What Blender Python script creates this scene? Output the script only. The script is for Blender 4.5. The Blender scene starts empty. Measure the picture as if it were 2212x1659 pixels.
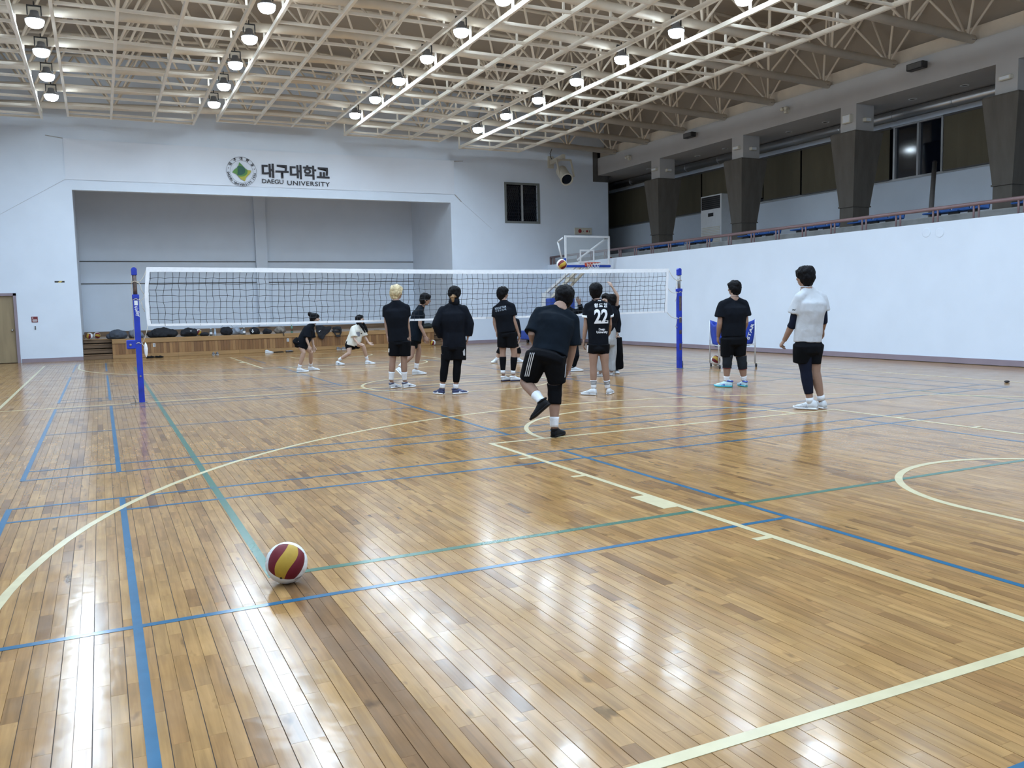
import bpy, bmesh, math, random
from mathutils import Vector, Matrix, noise as mnoise
from mathutils.bvhtree import BVHTree

random.seed(7)
V = Vector
scene = bpy.context.scene
COL = scene.collection

# ------------------------------------------------------------------ camera
W, H = 2212.0, 1659.0
FPX, YAW, PIT, ROLL, CAMH = 1836.5887, 0.448226209, 0.0924046647, -0.0224474958, 1.39022578
_fw = V((math.sin(YAW)*math.cos(PIT), math.cos(YAW)*math.cos(PIT), -math.sin(PIT)))
_r0 = V((math.cos(YAW), -math.sin(YAW), 0))
_u0 = _r0.cross(_fw)
RT = _r0*math.cos(ROLL) + _u0*math.sin(ROLL)
UP = -_r0*math.sin(ROLL) + _u0*math.cos(ROLL)
EYE = V((0, 0, CAMH))
cam_d = bpy.data.cameras.new('camera')
cam = bpy.data.objects.new('camera', cam_d)
COL.objects.link(cam)
_m = Matrix((RT, UP, -_fw)).transposed().to_4x4()
_m.translation = EYE
cam.matrix_world = _m
cam_d.sensor_fit = 'HORIZONTAL'
cam_d.sensor_width = 36.0
cam_d.lens = FPX/W*36.0
cam_d.clip_start = 0.05
cam_d.clip_end = 200
scene.camera = cam

# ------------------------------------------------------------------ world and exposure
world = bpy.data.worlds.new('night')
scene.world = world
world.use_nodes = True
world.node_tree.nodes['Background'].inputs[0].default_value = (0.01, 0.012, 0.02, 1)
world.node_tree.nodes['Background'].inputs[1].default_value = 0.3
scene.view_settings.view_transform = 'Standard'
scene.view_settings.look = 'None'
scene.view_settings.exposure = 0.0
scene.view_settings.gamma = 1.0
scene.view_settings.use_curve_mapping = False
LAMP_POWER = 60.0
LAMP_COLOR = (0.60, 0.785, 1.0)
LAMP_SPREAD = math.radians(166)

# ------------------------------------------------------------------ measuring helpers: a sight line meets a plane of the hall
def ray(x, y):
    return _fw + RT*((x-W/2)/FPX) - UP*((y-H/2)/FPX)
def onz(x, y, z=0.0):
    d = ray(x, y); return EYE + d*((z-CAMH)/d.z)
def ony(x, y, Y):
    d = ray(x, y); return EYE + d*(Y/d.y)
def onx(x, y, X):
    d = ray(x, y); return EYE + d*(X/d.x)
def pix(P):
    d = P-EYE; z = d.dot(_fw)
    if z < 0.05: return None
    return W/2+FPX*d.dot(RT)/z, H/2-FPX*d.dot(UP)/z

# ------------------------------------------------------------------ materials
MATS = {}
def lin(c):
    return tuple(((v/255+0.055)/1.055)**2.4 if v > 10.3 else v/255/12.92 for v in c)
def mat(name, col, rough=0.5, metal=0.0, var=0.12, scale=6.0, bump=0.0, bscale=40.0, emit=None, coat=0.0, stretch=(1, 1, 1), spec=0.5, alpha=1.0, trans=0.0):
    if name in MATS: return MATS[name]
    m = bpy.data.materials.new(name); m.use_nodes = True
    nt = m.node_tree; N = nt.nodes; L = nt.links
    b = N['Principled BSDF']
    b.inputs['Roughness'].default_value = rough
    b.inputs['Metallic'].default_value = metal
    b.inputs['Specular IOR Level'].default_value = spec
    b.inputs['Coat Weight'].default_value = coat
    b.inputs['Coat Roughness'].default_value = 0.08
    tc = N.new('ShaderNodeTexCoord'); mp = N.new('ShaderNodeMapping')
    mp.inputs['Scale'].default_value = stretch
    L.new(tc.outputs['Object'], mp.inputs['Vector'])
    nz = N.new('ShaderNodeTexNoise'); nz.inputs['Scale'].default_value = scale; nz.inputs['Detail'].default_value = 4
    L.new(mp.outputs['Vector'], nz.inputs['Vector'])
    rp = N.new('ShaderNodeValToRGB')
    rp.color_ramp.elements[0].position = 0.3; rp.color_ramp.elements[1].position = 0.7
    rp.color_ramp.elements[0].color = tuple(c*(1-var) for c in col) + (1,)
    rp.color_ramp.elements[1].color = tuple(min(1, c*(1+var)) for c in col) + (1,)
    L.new(nz.outputs['Fac'], rp.inputs['Fac']); L.new(rp.outputs['Color'], b.inputs['Base Color'])
    if bump:
        n2 = N.new('ShaderNodeTexNoise'); n2.inputs['Scale'].default_value = bscale; n2.inputs['Detail'].default_value = 3
        L.new(mp.outputs['Vector'], n2.inputs['Vector'])
        bp = N.new('ShaderNodeBump'); bp.inputs['Strength'].default_value = bump; bp.inputs['Distance'].default_value = 0.02
        L.new(n2.outputs['Fac'], bp.inputs['Height']); L.new(bp.outputs['Normal'], b.inputs['Normal'])
    if emit:
        b.inputs['Emission Color'].default_value = tuple(emit[:3])+(1,); b.inputs['Emission Strength'].default_value = emit[3]
    if alpha < 1: b.inputs['Alpha'].default_value = alpha
    if trans: b.inputs['Transmission Weight'].default_value = trans
    MATS[name] = m
    return m

def floor_mat():
    m = bpy.data.materials.new('varnished_wood'); m.use_nodes = True
    nt = m.node_tree; N = nt.nodes; L = nt.links; b = N['Principled BSDF']
    at = N.new('ShaderNodeAttribute'); at.attribute_name = 'tone'
    sp = N.new('ShaderNodeSeparateColor'); L.new(at.outputs['Color'], sp.inputs['Color'])
    tc = N.new('ShaderNodeTexCoord')
    off = N.new('ShaderNodeVectorMath'); off.operation = 'SCALE'; off.inputs[0].default_value = (13.0, 47.0, 5.0)
    L.new(sp.outputs['Green'], off.inputs['Scale'])
    ad = N.new('ShaderNodeVectorMath'); L.new(tc.outputs['Object'], ad.inputs[0]); L.new(off.outputs['Vector'], ad.inputs[1])
    mp = N.new('ShaderNodeMapping'); mp.inputs['Scale'].default_value = (42, 2.2, 1); L.new(ad.outputs['Vector'], mp.inputs['Vector'])
    g = N.new('ShaderNodeTexNoise'); g.inputs['Scale'].default_value = 1.0; g.inputs['Detail'].default_value = 6; g.inputs['Distortion'].default_value = 0.6
    L.new(mp.outputs['Vector'], g.inputs['Vector'])
    mp2 = N.new('ShaderNodeMapping'); mp2.inputs['Scale'].default_value = (9, 3.5, 1); L.new(ad.outputs['Vector'], mp2.inputs['Vector'])
    k = N.new('ShaderNodeTexNoise'); k.inputs['Scale'].default_value = 1.0; k.inputs['Detail'].default_value = 3
    L.new(mp2.outputs['Vector'], k.inputs['Vector'])
    tone = N.new('ShaderNodeValToRGB'); E = tone.color_ramp.elements
    E[0].position = 0.0; E[0].color = FL_DARK+(1,)
    E[1].position = 1.0; E[1].color = FL_LIGHT+(1,)
    e = E.new(0.35); e.color = FL_MID+(1,)
    L.new(sp.outputs['Red'], tone.inputs['Fac'])
    gr = N.new('ShaderNodeMapRange'); gr.inputs['From Min'].default_value = 0.3; gr.inputs['From Max'].default_value = 0.7
    gr.inputs['To Min'].default_value = 0.80; gr.inputs['To Max'].default_value = 1.16; L.new(g.outputs['Fac'], gr.inputs['Value'])
    kr = N.new('ShaderNodeMapRange'); kr.inputs['From Min'].default_value = 0.665; kr.inputs['From Max'].default_value = 0.74
    kr.inputs['To Min'].default_value = 1.0; kr.inputs['To Max'].default_value = 0.45; L.new(k.outputs['Fac'], kr.inputs['Value'])
    kl = N.new('ShaderNodeMapRange'); kl.inputs['From Min'].default_value = 0.35; kl.inputs['From Max'].default_value = 0.65
    kl.inputs['To Min'].default_value = 0.88; kl.inputs['To Max'].default_value = 1.1; L.new(k.outputs['Fac'], kl.inputs['Value'])
    m1 = N.new('ShaderNodeMath'); m1.operation = 'MULTIPLY'; L.new(gr.outputs[0], m1.inputs[0]); L.new(kr.outputs[0], m1.inputs[1])
    m2 = N.new('ShaderNodeMath'); m2.operation = 'MULTIPLY'; L.new(m1.outputs[0], m2.inputs[0]); L.new(kl.outputs[0], m2.inputs[1])
    mul = N.new('ShaderNodeVectorMath'); mul.operation = 'SCALE'; L.new(tone.outputs['Color'], mul.inputs[0]); L.new(m2.outputs[0], mul.inputs['Scale'])
    L.new(mul.outputs['Vector'], b.inputs['Base Color'])
    # scuffed varnish: gloss varies in broad patches
    rn = N.new('ShaderNodeTexNoise'); rn.inputs['Scale'].default_value = 2.5; rn.inputs['Detail'].default_value = 5
    L.new(tc.outputs['Object'], rn.inputs['Vector'])
    rr = N.new('ShaderNodeMapRange'); rr.inputs['From Min'].default_value = 0.3; rr.inputs['From Max'].default_value = 0.7
    rr.inputs['To Min'].default_value = 0.14; rr.inputs['To Max'].default_value = 0.22; L.new(rn.outputs['Fac'], rr.inputs['Value'])
    L.new(rr.outputs[0], b.inputs['Roughness'])
    b.inputs['Specular IOR Level'].default_value = 0.30
    wv = N.new('ShaderNodeTexNoise'); wv.inputs['Scale'].default_value = 9.0; wv.inputs['Detail'].default_value = 2
    L.new(ad.outputs['Vector'], wv.inputs['Vector'])
    bp = N.new('ShaderNodeBump'); bp.inputs['Strength'].default_value = 0.06; bp.inputs['Distance'].default_value = 0.02
    L.new(wv.outputs['Fac'], bp.inputs['Height']); L.new(bp.outputs['Normal'], b.inputs['Normal'])
    return m

# ------------------------------------------------------------------ mesh builder
OFF = {}
class MB:
    def __init__(s): s.v = []; s.f = []
    def add(s, vs, fs):
        o = len(s.v); s.v += [V(p) for p in vs]; s.f += [tuple(i+o for i in f) for f in fs]; return s
    def box(s, c, d, R=None):
        c = V(c); x, y, z = d[0]/2, d[1]/2, d[2]/2
        P = [V((a*x, b*y, e*z)) for e in (-1, 1) for b in (-1, 1) for a in (-1, 1)]
        if R is not None: P = [R @ p for p in P]
        return s.add([c+p for p in P], [(0, 2, 3, 1), (4, 5, 7, 6), (0, 1, 5, 4), (2, 6, 7, 3), (0, 4, 6, 2), (1, 3, 7, 5)])
    def bx(s, x0, x1, y0, y1, z0, z1):
        return s.box(((x0+x1)/2, (y0+y1)/2, (z0+z1)/2), (abs(x1-x0), abs(y1-y0), abs(z1-z0)))
    def bbox(s, x0, x1, y0, y1, z0, z1, b=0.01):
        # box with its upper and lower edges eased
        P = []
        for (zz, i) in ((z0, b), (z0+b, 0), (z1-b, 0), (z1, b)):
            P += [(x0+i, y0+i, zz), (x1-i, y0+i, zz), (x1-i, y1-i, zz), (x0+i, y1-i, zz)]
        F = [(3, 2, 1, 0), (12, 13, 14, 15)]
        for k in range(3):
            for j in range(4): F.append((k*4+j, k*4+(j+1) % 4, k*4+4+(j+1) % 4, k*4+4+j))
        return s.add(P, F)
    def bar(s, p0, p1, w, h, up=(0, 0, 1)):
        p0, p1 = V(p0), V(p1); t = (p1-p0).normalized(); u = V(up)
        sd = t.cross(u)
        if sd.length < 1e-4: sd = t.cross(V((1, 0, 0)))
        sd.normalize(); u = sd.cross(t)
        P = [q+sd*(a*w/2)+u*(b*h/2) for q in (p0, p1) for a, b in ((-1, -1), (1, -1), (1, 1), (-1, 1))]
        return s.add(P, [(0, 1, 2, 3), (7, 6, 5, 4), (0, 4, 5, 1), (1, 5, 6, 2), (2, 6, 7, 3), (3, 7, 4, 0)])
    def loft(s, pts, rad, side=None, n=12, caps=True, rnd=(0, 0), power=1.0):
        pts = [V(p) for p in pts]; rad = [(r, r) if not isinstance(r, (tuple, list)) else tuple(r) for r in rad]
        T = []
        for i in range(len(pts)):
            a = pts[max(0, i-1)]; b = pts[min(len(pts)-1, i+1)]; T.append((b-a).normalized())
        if rnd[0]:
            e = rad[0]; m = min(e); ex = [(pts[0]-T[0]*m*0.95*rnd[0], (e[0]*.3, e[1]*.3)), (pts[0]-T[0]*m*0.6*rnd[0], (e[0]*.78, e[1]*.78))]
            pts = [q[0] for q in ex]+pts; rad = [q[1] for q in ex]+rad; T = [T[0]]*2+T
        if rnd[1]:
            e = rad[-1]; m = min(e); ex = [(pts[-1]+T[-1]*m*0.6*rnd[1], (e[0]*.78, e[1]*.78)), (pts[-1]+T[-1]*m*0.95*rnd[1], (e[0]*.3, e[1]*.3))]
            pts = pts+[q[0] for q in ex]; rad = rad+[q[1] for q in ex]; T = T+[T[-1]]*2
        sd = V(side) if side is not None else (T[0].cross(V((0, 0, 1))) if abs(T[0].z) < .95 else V((1, 0, 0)))
        vs = []; fs = []
        for i, p in enumerate(pts):
            q = sd - T[i]*sd.dot(T[i])
            if q.length < 1e-4: q = T[i].orthogonal()
            q.normalize(); w = T[i].cross(q)
            if side is None: sd = q
            for k in range(n):
                a = 2*math.pi*k/n; ca, sa = math.cos(a), math.sin(a)
                if power != 1.0:
                    ca = math.copysign(abs(ca)**power, ca); sa = math.copysign(abs(sa)**power, sa)
                vs.append(p+q*(rad[i][0]*ca)+w*(rad[i][1]*sa))
        for i in range(len(pts)-1):
            for k in range(n):
                k2 = (k+1) % n
                fs.append((i*n+k, i*n+k2, (i+1)*n+k2, (i+1)*n+k))
        if caps:
            fs.append(tuple(range(n))[::-1]); fs.append(tuple((len(pts)-1)*n+k for k in range(n)))
        return s.add(vs, fs)
    def tube(s, pts, r, n=8): return s.loft(pts, [r]*len(pts), n=n)
    def cyl(s, p0, p1, r, n=16, r1=None): return s.loft([p0, p1], [r, r if r1 is None else r1], n=n)
    def ell(s, c, r, ax=None, n=14, m=9):
        c = V(c); ax = ax or (V((1, 0, 0)), V((0, 1, 0)), V((0, 0, 1)))
        vs = [c-ax[2]*r[2]]; fs = []
        for i in range(1, m):
            a = -math.pi/2+math.pi*i/m
            for k in range(n):
                b = 2*math.pi*k/n
                vs.append(c+ax[0]*(r[0]*math.cos(a)*math.cos(b))+ax[1]*(r[1]*math.cos(a)*math.sin(b))+ax[2]*(r[2]*math.sin(a)))
        vs.append(c+ax[2]*r[2])
        for k in range(n): fs.append((0, 1+(k+1) % n, 1+k)); fs.append((len(vs)-1, 1+(m-2)*n+k, 1+(m-2)*n+(k+1) % n))
        for i in range(m-2):
            for k in range(n): fs.append((1+i*n+k, 1+i*n+(k+1) % n, 1+(i+1)*n+(k+1) % n, 1+(i+1)*n+k))
        return s.add(vs, fs)
    def lathe(s, c, prof, n=20, ax=(0, 0, 1)):
        ax = V(ax).normalized(); a = ax.orthogonal().normalized(); b = ax.cross(a); c = V(c); vs = []; fs = []
        for r, h in prof:
            for k in range(n):
                t = 2*math.pi*k/n; vs.append(c+ax*h+a*(r*math.cos(t))+b*(r*math.sin(t)))
        for i in range(len(prof)-1):
            for k in range(n): fs.append((i*n+k, i*n+(k+1) % n, (i+1)*n+(k+1) % n, (i+1)*n+k))
        fs.append(tuple(range(n))[::-1]); fs.append(tuple((len(prof)-1)*n+k for k in range(n)))
        return s.add(vs, fs)
    def prism(s, poly, d):
        # poly: 3-D points of a flat outline, d: thickness vector
        n = len(poly); d = V(d); P = [V(p) for p in poly]
        return s.add(P+[p+d for p in P], [tuple(range(n))[::-1], tuple(range(n, 2*n))]+[(i, (i+1) % n, n+(i+1) % n, n+i) for i in range(n)])
    def data(s, name, off=V((0, 0, 0)), smooth=False):
        me = bpy.data.meshes.new(name); me.from_pydata([p-off for p in s.v], [], s.f); me.update()
        if smooth: me.polygons.foreach_set('use_smooth', [True]*len(me.polygons))
        return me
    def build(s, name, m, parent=None, smooth=False, at=None):
        off = OFF[parent.name] if parent else (V(at) if at is not None else V((0, 0, 0)))
        me = s.data(name, off, smooth)
        return link(name, me, m, parent, off)

def link(name, me, m, parent, off):
    o = bpy.data.objects.new(name, me)
    if m: me.materials.clear(); me.materials.append(m)
    COL.objects.link(o)
    if parent: o.parent = parent
    else: o.location = off
    OFF[o.name] = off
    return o
def fixn(o):
    # consistent outward normals
    bm = bmesh.new(); bm.from_mesh(o.data); bmesh.ops.recalc_face_normals(bm, faces=bm.faces); bm.to_mesh(o.data); bm.free(); return o
def thing(name, loc, label, cat, group=None):
    o = bpy.data.objects.new(name, None); COL.objects.link(o); o.location = V(loc); o.empty_display_size = 0.1
    OFF[o.name] = V(loc); return tag(o, label, cat, group)
def tag(o, label=None, cat=None, group=None, kind=None):
    if label: o['label'] = label
    if cat: o['category'] = cat
    if group: o['group'] = group
    if kind: o['kind'] = kind
    return o
def copy_tree(o, loc, label=None):
    c = o.copy(); COL.objects.link(c); c.location = V(loc); OFF[c.name] = V(loc)
    if label: c['label'] = label
    for ch in list(o.children):
        d = ch.copy(); COL.objects.link(d); d.parent = c; OFF[d.name] = V(loc)
        for g in list(ch.children):
            e = g.copy(); COL.objects.link(e); e.parent = d; OFF[e.name] = V(loc)
    return c

def remesh(mb, voxel, smooth=3, fac=0.5):
    me = mb.data('tmp'); o = bpy.data.objects.new('tmp', me); COL.objects.link(o)
    bm = bmesh.new(); bm.from_mesh(me); bmesh.ops.recalc_face_normals(bm, faces=bm.faces); bm.to_mesh(me); bm.free()
    r = o.modifiers.new('r', 'REMESH'); r.mode = 'VOXEL'; r.voxel_size = voxel; r.use_smooth_shade = True
    if smooth:
        sm = o.modifiers.new('s', 'SMOOTH'); sm.iterations = smooth; sm.factor = fac
    dg = bpy.context.evaluated_depsgraph_get(); dg.update()
    out = bpy.data.meshes.new_from_object(o.evaluated_get(dg))
    bpy.data.objects.remove(o); bpy.data.meshes.remove(me)
    return out
def ruffle(me, amp, sc, seed=0.0, stretch=(1, 1, 1)):
    ns = [v.normal.copy() for v in me.vertices]
    for v, n in zip(me.vertices, ns):
        q = V((v.co.x*stretch[0], v.co.y*stretch[1], v.co.z*stretch[2]))*sc + V((seed, seed*.7, seed*.3))
        v.co += n*(amp*(mnoise.noise(q)+0.5*mnoise.noise(q*2.3)))
    me.update()
def shift(me, off):
    for v in me.vertices: v.co -= off
    me.update()
def textmesh(s, size, off=0.0, res=3, sx=1.0, shear=0.0, extrude=0.0, align='CENTER', space=1.0):
    cu = bpy.data.curves.new('t', 'FONT'); cu.body = s; cu.size = size; cu.offset = off; cu.resolution_u = res
    cu.align_x = align; cu.align_y = 'CENTER'; cu.extrude = extrude; cu.shear = shear; cu.space_character = space
    o = bpy.data.objects.new('t', cu); COL.objects.link(o)
    dg = bpy.context.evaluated_depsgraph_get(); dg.update()
    me = bpy.data.meshes.new_from_object(o.evaluated_get(dg)); bpy.data.objects.remove(o); bpy.data.curves.remove(cu)
    for v in me.vertices: v.co.x *= sx
    return me
def place(me, o, ax, ay):
    ax, ay = V(ax), V(ay); az = ax.cross(ay)
    for v in me.vertices: v.co = V(o)+ax*v.co.x+ay*v.co.y+az*v.co.z
    me.update(); return me
def fitw(me, w, h=None):
    xs = [v.co.x for v in me.vertices]; ys = [v.co.y for v in me.vertices]
    k = w/(max(xs)-min(xs)); ky = k if h is None else h/(max(ys)-min(ys)); cx = (max(xs)+min(xs))/2; cy = (max(ys)+min(ys))/2
    for v in me.vertices: v.co.x = (v.co.x-cx)*k; v.co.y = (v.co.y-cy)*ky
    return me
def linkme(name, me, m, parent):
    off = OFF[parent.name]
    if off.length > 0: shift(me, off)
    return link(name, me, m, parent, off)

_OW = 'first second third fourth fifth sixth seventh eighth ninth tenth eleventh twelfth thirteenth fourteenth fifteenth sixteenth seventeenth eighteenth nineteenth twentieth'.split()
def ORD(n): return _OW[n-1] if n <= 20 else ('twenty-'+_OW[n-21] if n < 30 else 'thirtieth')
# ================================================================== materials of the hall
FL_DARK = (0.150, 0.076, 0.033); FL_MID = (0.300, 0.160, 0.060); FL_LIGHT = (0.410, 0.236, 0.088)
M_FLOOR = floor_mat()
M_WALL = mat('white_wall_paint', (0.69, 0.755, 0.84), 0.6, var=0.025, scale=1.3, bump=0.05, bscale=60)
M_WALL2 = mat('grey_white_paint', (0.60, 0.61, 0.62), 0.65, var=0.03, scale=1.5)
M_SUB = mat('dark_joint', (0.045, 0.024, 0.012), 0.6, var=0.2)
M_MAUVE = mat('mauve_paint', (0.27, 0.215, 0.245), 0.45, var=0.06, scale=3)
M_ROOF = mat('beige_roof_board', (0.37, 0.31, 0.245), 0.8, var=0.06, scale=0.8)
M_STEEL = mat('cream_painted_steel', (0.74, 0.65, 0.53), 0.5, var=0.06, scale=3)
M_GRID = mat('cream_painted_bar', (0.88, 0.82, 0.71), 0.35, var=0.05, scale=3)
M_BEAM = mat('grey_white_beam_paint', (0.45, 0.43, 0.41), 0.7, var=0.05, scale=1.2)
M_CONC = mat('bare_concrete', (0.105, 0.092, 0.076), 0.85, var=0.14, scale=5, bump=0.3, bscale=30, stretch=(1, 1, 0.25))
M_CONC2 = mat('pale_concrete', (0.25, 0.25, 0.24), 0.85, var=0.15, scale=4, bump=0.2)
M_OLIVE = mat('olive_blind_cloth', (0.115, 0.098, 0.062), 0.85, var=0.06, scale=3, stretch=(1, 1, .2))
M_DARKGL = mat('dark_night_glass', (0.004, 0.006, 0.012), 0.08, var=0.1)
M_FRAME = mat('grey_aluminium_frame', (0.42, 0.43, 0.44), 0.4, metal=0.4, var=0.05)
M_GREYD = mat('dark_grey_paint', (0.10, 0.095, 0.09), 0.7, var=0.1)
M_WOOD = mat('honey_stage_wood', (0.235, 0.112, 0.036), 0.35, var=0.22, scale=5, stretch=(3, 3, 0.35), coat=0.2)
M_WOODL = mat('pale_stage_edge_wood', (0.33, 0.185, 0.07), 0.32, var=0.16, scale=4, stretch=(.4, 3, 3), coat=0.2)
M_WOODD = mat('brown_step_wood', (0.16, 0.092, 0.045), 0.4, var=0.2, scale=4, stretch=(.4, 3, 3))
M_BLACKP = mat('black_plastic', (0.012, 0.012, 0.014), 0.4, var=0.2)
M_WHITEP = mat('white_plastic', (0.70, 0.71, 0.72), 0.4, var=0.04)
M_CREAMP = mat('cream_plastic', (0.62, 0.58, 0.48), 0.45, var=0.05)
M_LWHITE = mat('white_line_paint', (0.54, 0.462, 0.275), 0.25, var=0.07, scale=9)
M_LBLUE = mat('blue_line_paint', (0.016, 0.112, 0.215), 0.2, var=0.10, scale=9)
M_LGREEN = mat('green_line_paint', (0.055, 0.145, 0.100), 0.2, var=0.10, scale=9)

XL, XR, YN, YF = -4.6, 15.69, -0.9, 29.2
ZT = 9.7

# ================================================================== floor: slab, boards, painted lines
fl = tag(MB().bx(XL-.2, XR+.2, YN, 33.6, -0.25, -0.004).build('floor', M_SUB), kind='structure')

def add_plank(mb, tn, x0, x1, y0, y1, tone):
    b = 0.0006; tl = random.uniform(-.00007, .00007); e = random.uniform(-.00008, .00004)
    z = [e-tl, e+tl, e+tl, e-tl]
    P = [(x0, y0, -.004), (x1, y0, -.004), (x1, y1, -.004), (x0, y1, -.004),
         (x0+b, y0+.0003, z[0]), (x1-b, y0+.0003, z[1]), (x1-b, y1-.0003, z[2]), (x0+b, y1-.0003, z[3])]
    mb.add(P, [(4, 5, 6, 7), (0, 1, 5, 4), (1, 2, 6, 5), (2, 3, 7, 6), (3, 0, 4, 7)])
    tn += [tone]*8
planks = []
DKX0, DKX1 = onz(715, 1400).x, onz(800, 1400).x
SW = 0.0575; x = XL+0.01; i = 0; hue = .5
while x < XR-0.01:
    if i % 2 == 0: hue = random.betavariate(2.4, 2.0)
    dk0 = DKX0 < x+SW/2 < DKX1
    y = YN-random.uniform(0, .8)
    while y < YF:
        Ln = random.choice((.24, .3, .36, .45, .6))*random.uniform(.9, 1.1)
        y1 = min(y+Ln, YF)
        if y1 > YN:
            t = min(1, max(0, .4*hue+.6*random.betavariate(2.6, 1.9)))
            if random.random() < .05: t *= .3
            if dk0 and y < 4.5: t *= .15
            planks.append((x, x+SW-(0.0002 if i % 2 == 0 else 0.0020), max(y, YN), y1-.0001, (t, random.random(), 0, 1)))
        y += Ln
    x += SW; i += 1
def plank_size(p):
    c = V(((p[0]+p[1])/2, (p[2]+p[3])/2, 0)); q = pix(c)
    if not q or not (-20 < q[0] < W+20 and -20 < q[1] < H+40): return 0
    d = (c-EYE).length; return (p[1]-p[0])*(p[3]-p[2])/d**3
order = sorted(range(len(planks)), key=lambda k: -plank_size(planks[k]))
near = set(order[:300])
def plank_obj(name, lst, stuff=False):
    mb = MB(); tn = []
    for p in lst: add_plank(mb, tn, *p)
    me = mb.data(name); a = me.attributes.new('tone', 'FLOAT_COLOR', 'POINT')
    a.data.foreach_set('color', [c for t in tn for c in t])
    o = link(name, me, M_FLOOR, fl, V((0, 0, 0)))
    if stuff: o['kind'] = 'stuff'
    return o
for k in order[:300]: plank_obj('plank', [planks[k]])
plank_obj('planks', [p for k, p in enumerate(planks) if k not in near], True)

LN = [0]
def ltop():
    LN[0] += 1; return 0.0012+LN[0]*1.2e-5
def line(x0, x1, y0, y1, m, name):
    zt = ltop(); mb = MB(); n = max(1, int((y1-y0)/3)); k = max(1, int((x1-x0)/3))
    for i in range(n):
        for j in range(k): mb.bx(x0+(x1-x0)*j/k, x0+(x1-x0)*(j+1)/k, y0+(y1-y0)*i/n, y0+(y1-y0)*(i+1)/n, 0.0002, zt)
    return mb.build(name, m, fl)
def arc(cx, cy, r, a0, a1, w, m, name):
    n = max(12, int(abs(a1-a0)/3)); mb = MB(); P = []; zt = ltop()
    for k in range(n+1):
        a = math.radians(a0+(a1-a0)*k/n)
        for rr in (r-w/2, r+w/2):
            for z in (0.0002, zt): P.append((cx+rr*math.cos(a), cy+rr*math.sin(a), z))
    F = []
    for k in range(n):
        o = k*4; F += [(o+1, o+3, o+7, o+5), (o, o+1, o+5, o+4), (o+2, o+6, o+7, o+3)]
    return fixn(mb.add(P, F).build(name, m, fl))
BW, GW, WW = 0.040, 0.050, 0.050
def vx(x, y0, y1, m, w, name): line(x-w/2, x+w/2, y0, y1, m, name)
def hy(y, x0, x1, m, w, name): line(x0, x1, y-w/2, y+w/2, m, name)
# volleyball (green)
vx(.735, 4.485-GW/2, 24.4, M_LGREEN, GW, 'volleyball_line'); vx(10.81, 4.485-GW/2, 24.4, M_LGREEN, GW, 'volleyball_line')
hy(4.485, .735, 10.81, M_LGREEN, GW, 'volleyball_line'); hy(24.4, .735, 10.81, M_LGREEN, GW, 'volleyball_line')
# badminton (blue), three courts side by side
for (a, a2, c, b2, b) in ((1.06, 1.51, 4.05, 6.575, 7.025), (8.205, 8.659, 11.232, 13.80, 14.25), (15.22, 15.67, 18.2, 20.9, 21.4)):
    for xx in (-.674, .069, 3.89, 7.76, 11.57, 12.25): vx(xx, a-.02, b+.02, M_LBLUE, BW, 'badminton_line')
    for yy in (a, a2, b2, b): hy(yy, -.69, 12.27, M_LBLUE, BW, 'badminton_line')
    hy(c, -.69, 3.89, M_LBLUE, BW, 'badminton_line'); hy(c, 7.76, 12.27, M_LBLUE, BW, 'badminton_line')
for xx in (-.674, .069, 3.89): vx(xx, 23.15, 27.0, M_LBLUE, BW, 'badminton_line')
# basketball (cream white)
vx(-1.46, 2.0, 26.9, M_LWHITE, WW, 'basketball_line'); vx(13.0, 2.0, 26.9, M_LWHITE, WW, 'basketball_line')
hy(2.03, -1.46, 13.0, M_LWHITE, WW, 'basketball_line'); hy(26.9, -1.46, 13.0, M_LWHITE, WW, 'basketball_line')
hy(14.44, -1.46, 13.0, M_LWHITE, WW, 'basketball_line')
def ky(y, s): return y if s > 0 else 28.88-y
for s in (1, -1):
    y0, y1 = sorted((ky(2.03, s), ky(7.79, s)))
    vx(3.485, y0, y1, M_LWHITE, WW, 'basketball_line'); vx(8.2, y0, y1, M_LWHITE, WW, 'basketball_line')
    hy(ky(7.765, s), 3.46, 8.225, M_LWHITE, WW, 'basketball_line')
    for yy in (6.84, 5.89, 3.76):
        hy(ky(yy, s), 3.35, 3.46, M_LWHITE, WW, 'basketball_line'); hy(ky(yy, s), 8.225, 8.335, M_LWHITE, WW, 'basketball_line')
    yb = sorted((ky(4.64, s), ky(5.04, s)))
    line(3.345, 3.51, yb[0], yb[1], M_LWHITE, 'basketball_line'); line(8.175, 8.34, yb[0], yb[1], M_LWHITE, 'basketball_line')
    a0, a1 = (0, 180) if s > 0 else (180, 360)
    arc(5.83, ky(7.765, s), 1.74, a0, a1, WW, M_LWHITE, 'basketball_line')
    arc(5.79, ky(3.89, s), 6.37, a0+(0 if s > 0 else 0), a1, WW, M_LWHITE, 'basketball_line')
    for xx in (-.58, 12.16):
        q = sorted((ky(2.03, s), ky(3.89, s))); vx(xx, q[0], q[1], M_LWHITE, WW, 'basketball_line')
    q = 3.62
    arc(6.2, ky(q, s), 1.17, a0+(0 if s > 0 else 0), a1, WW*1.1, M_LWHITE, 'basketball_line')
    z0, z1 = sorted((ky(3.22, s), ky(q, s)))
    vx(5.03, z0, z1, M_LWHITE, WW, 'basketball_line')
arc(5.83, 14.44, 1.72, 0, 360, WW, M_LWHITE, 'basketball_line')

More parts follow.
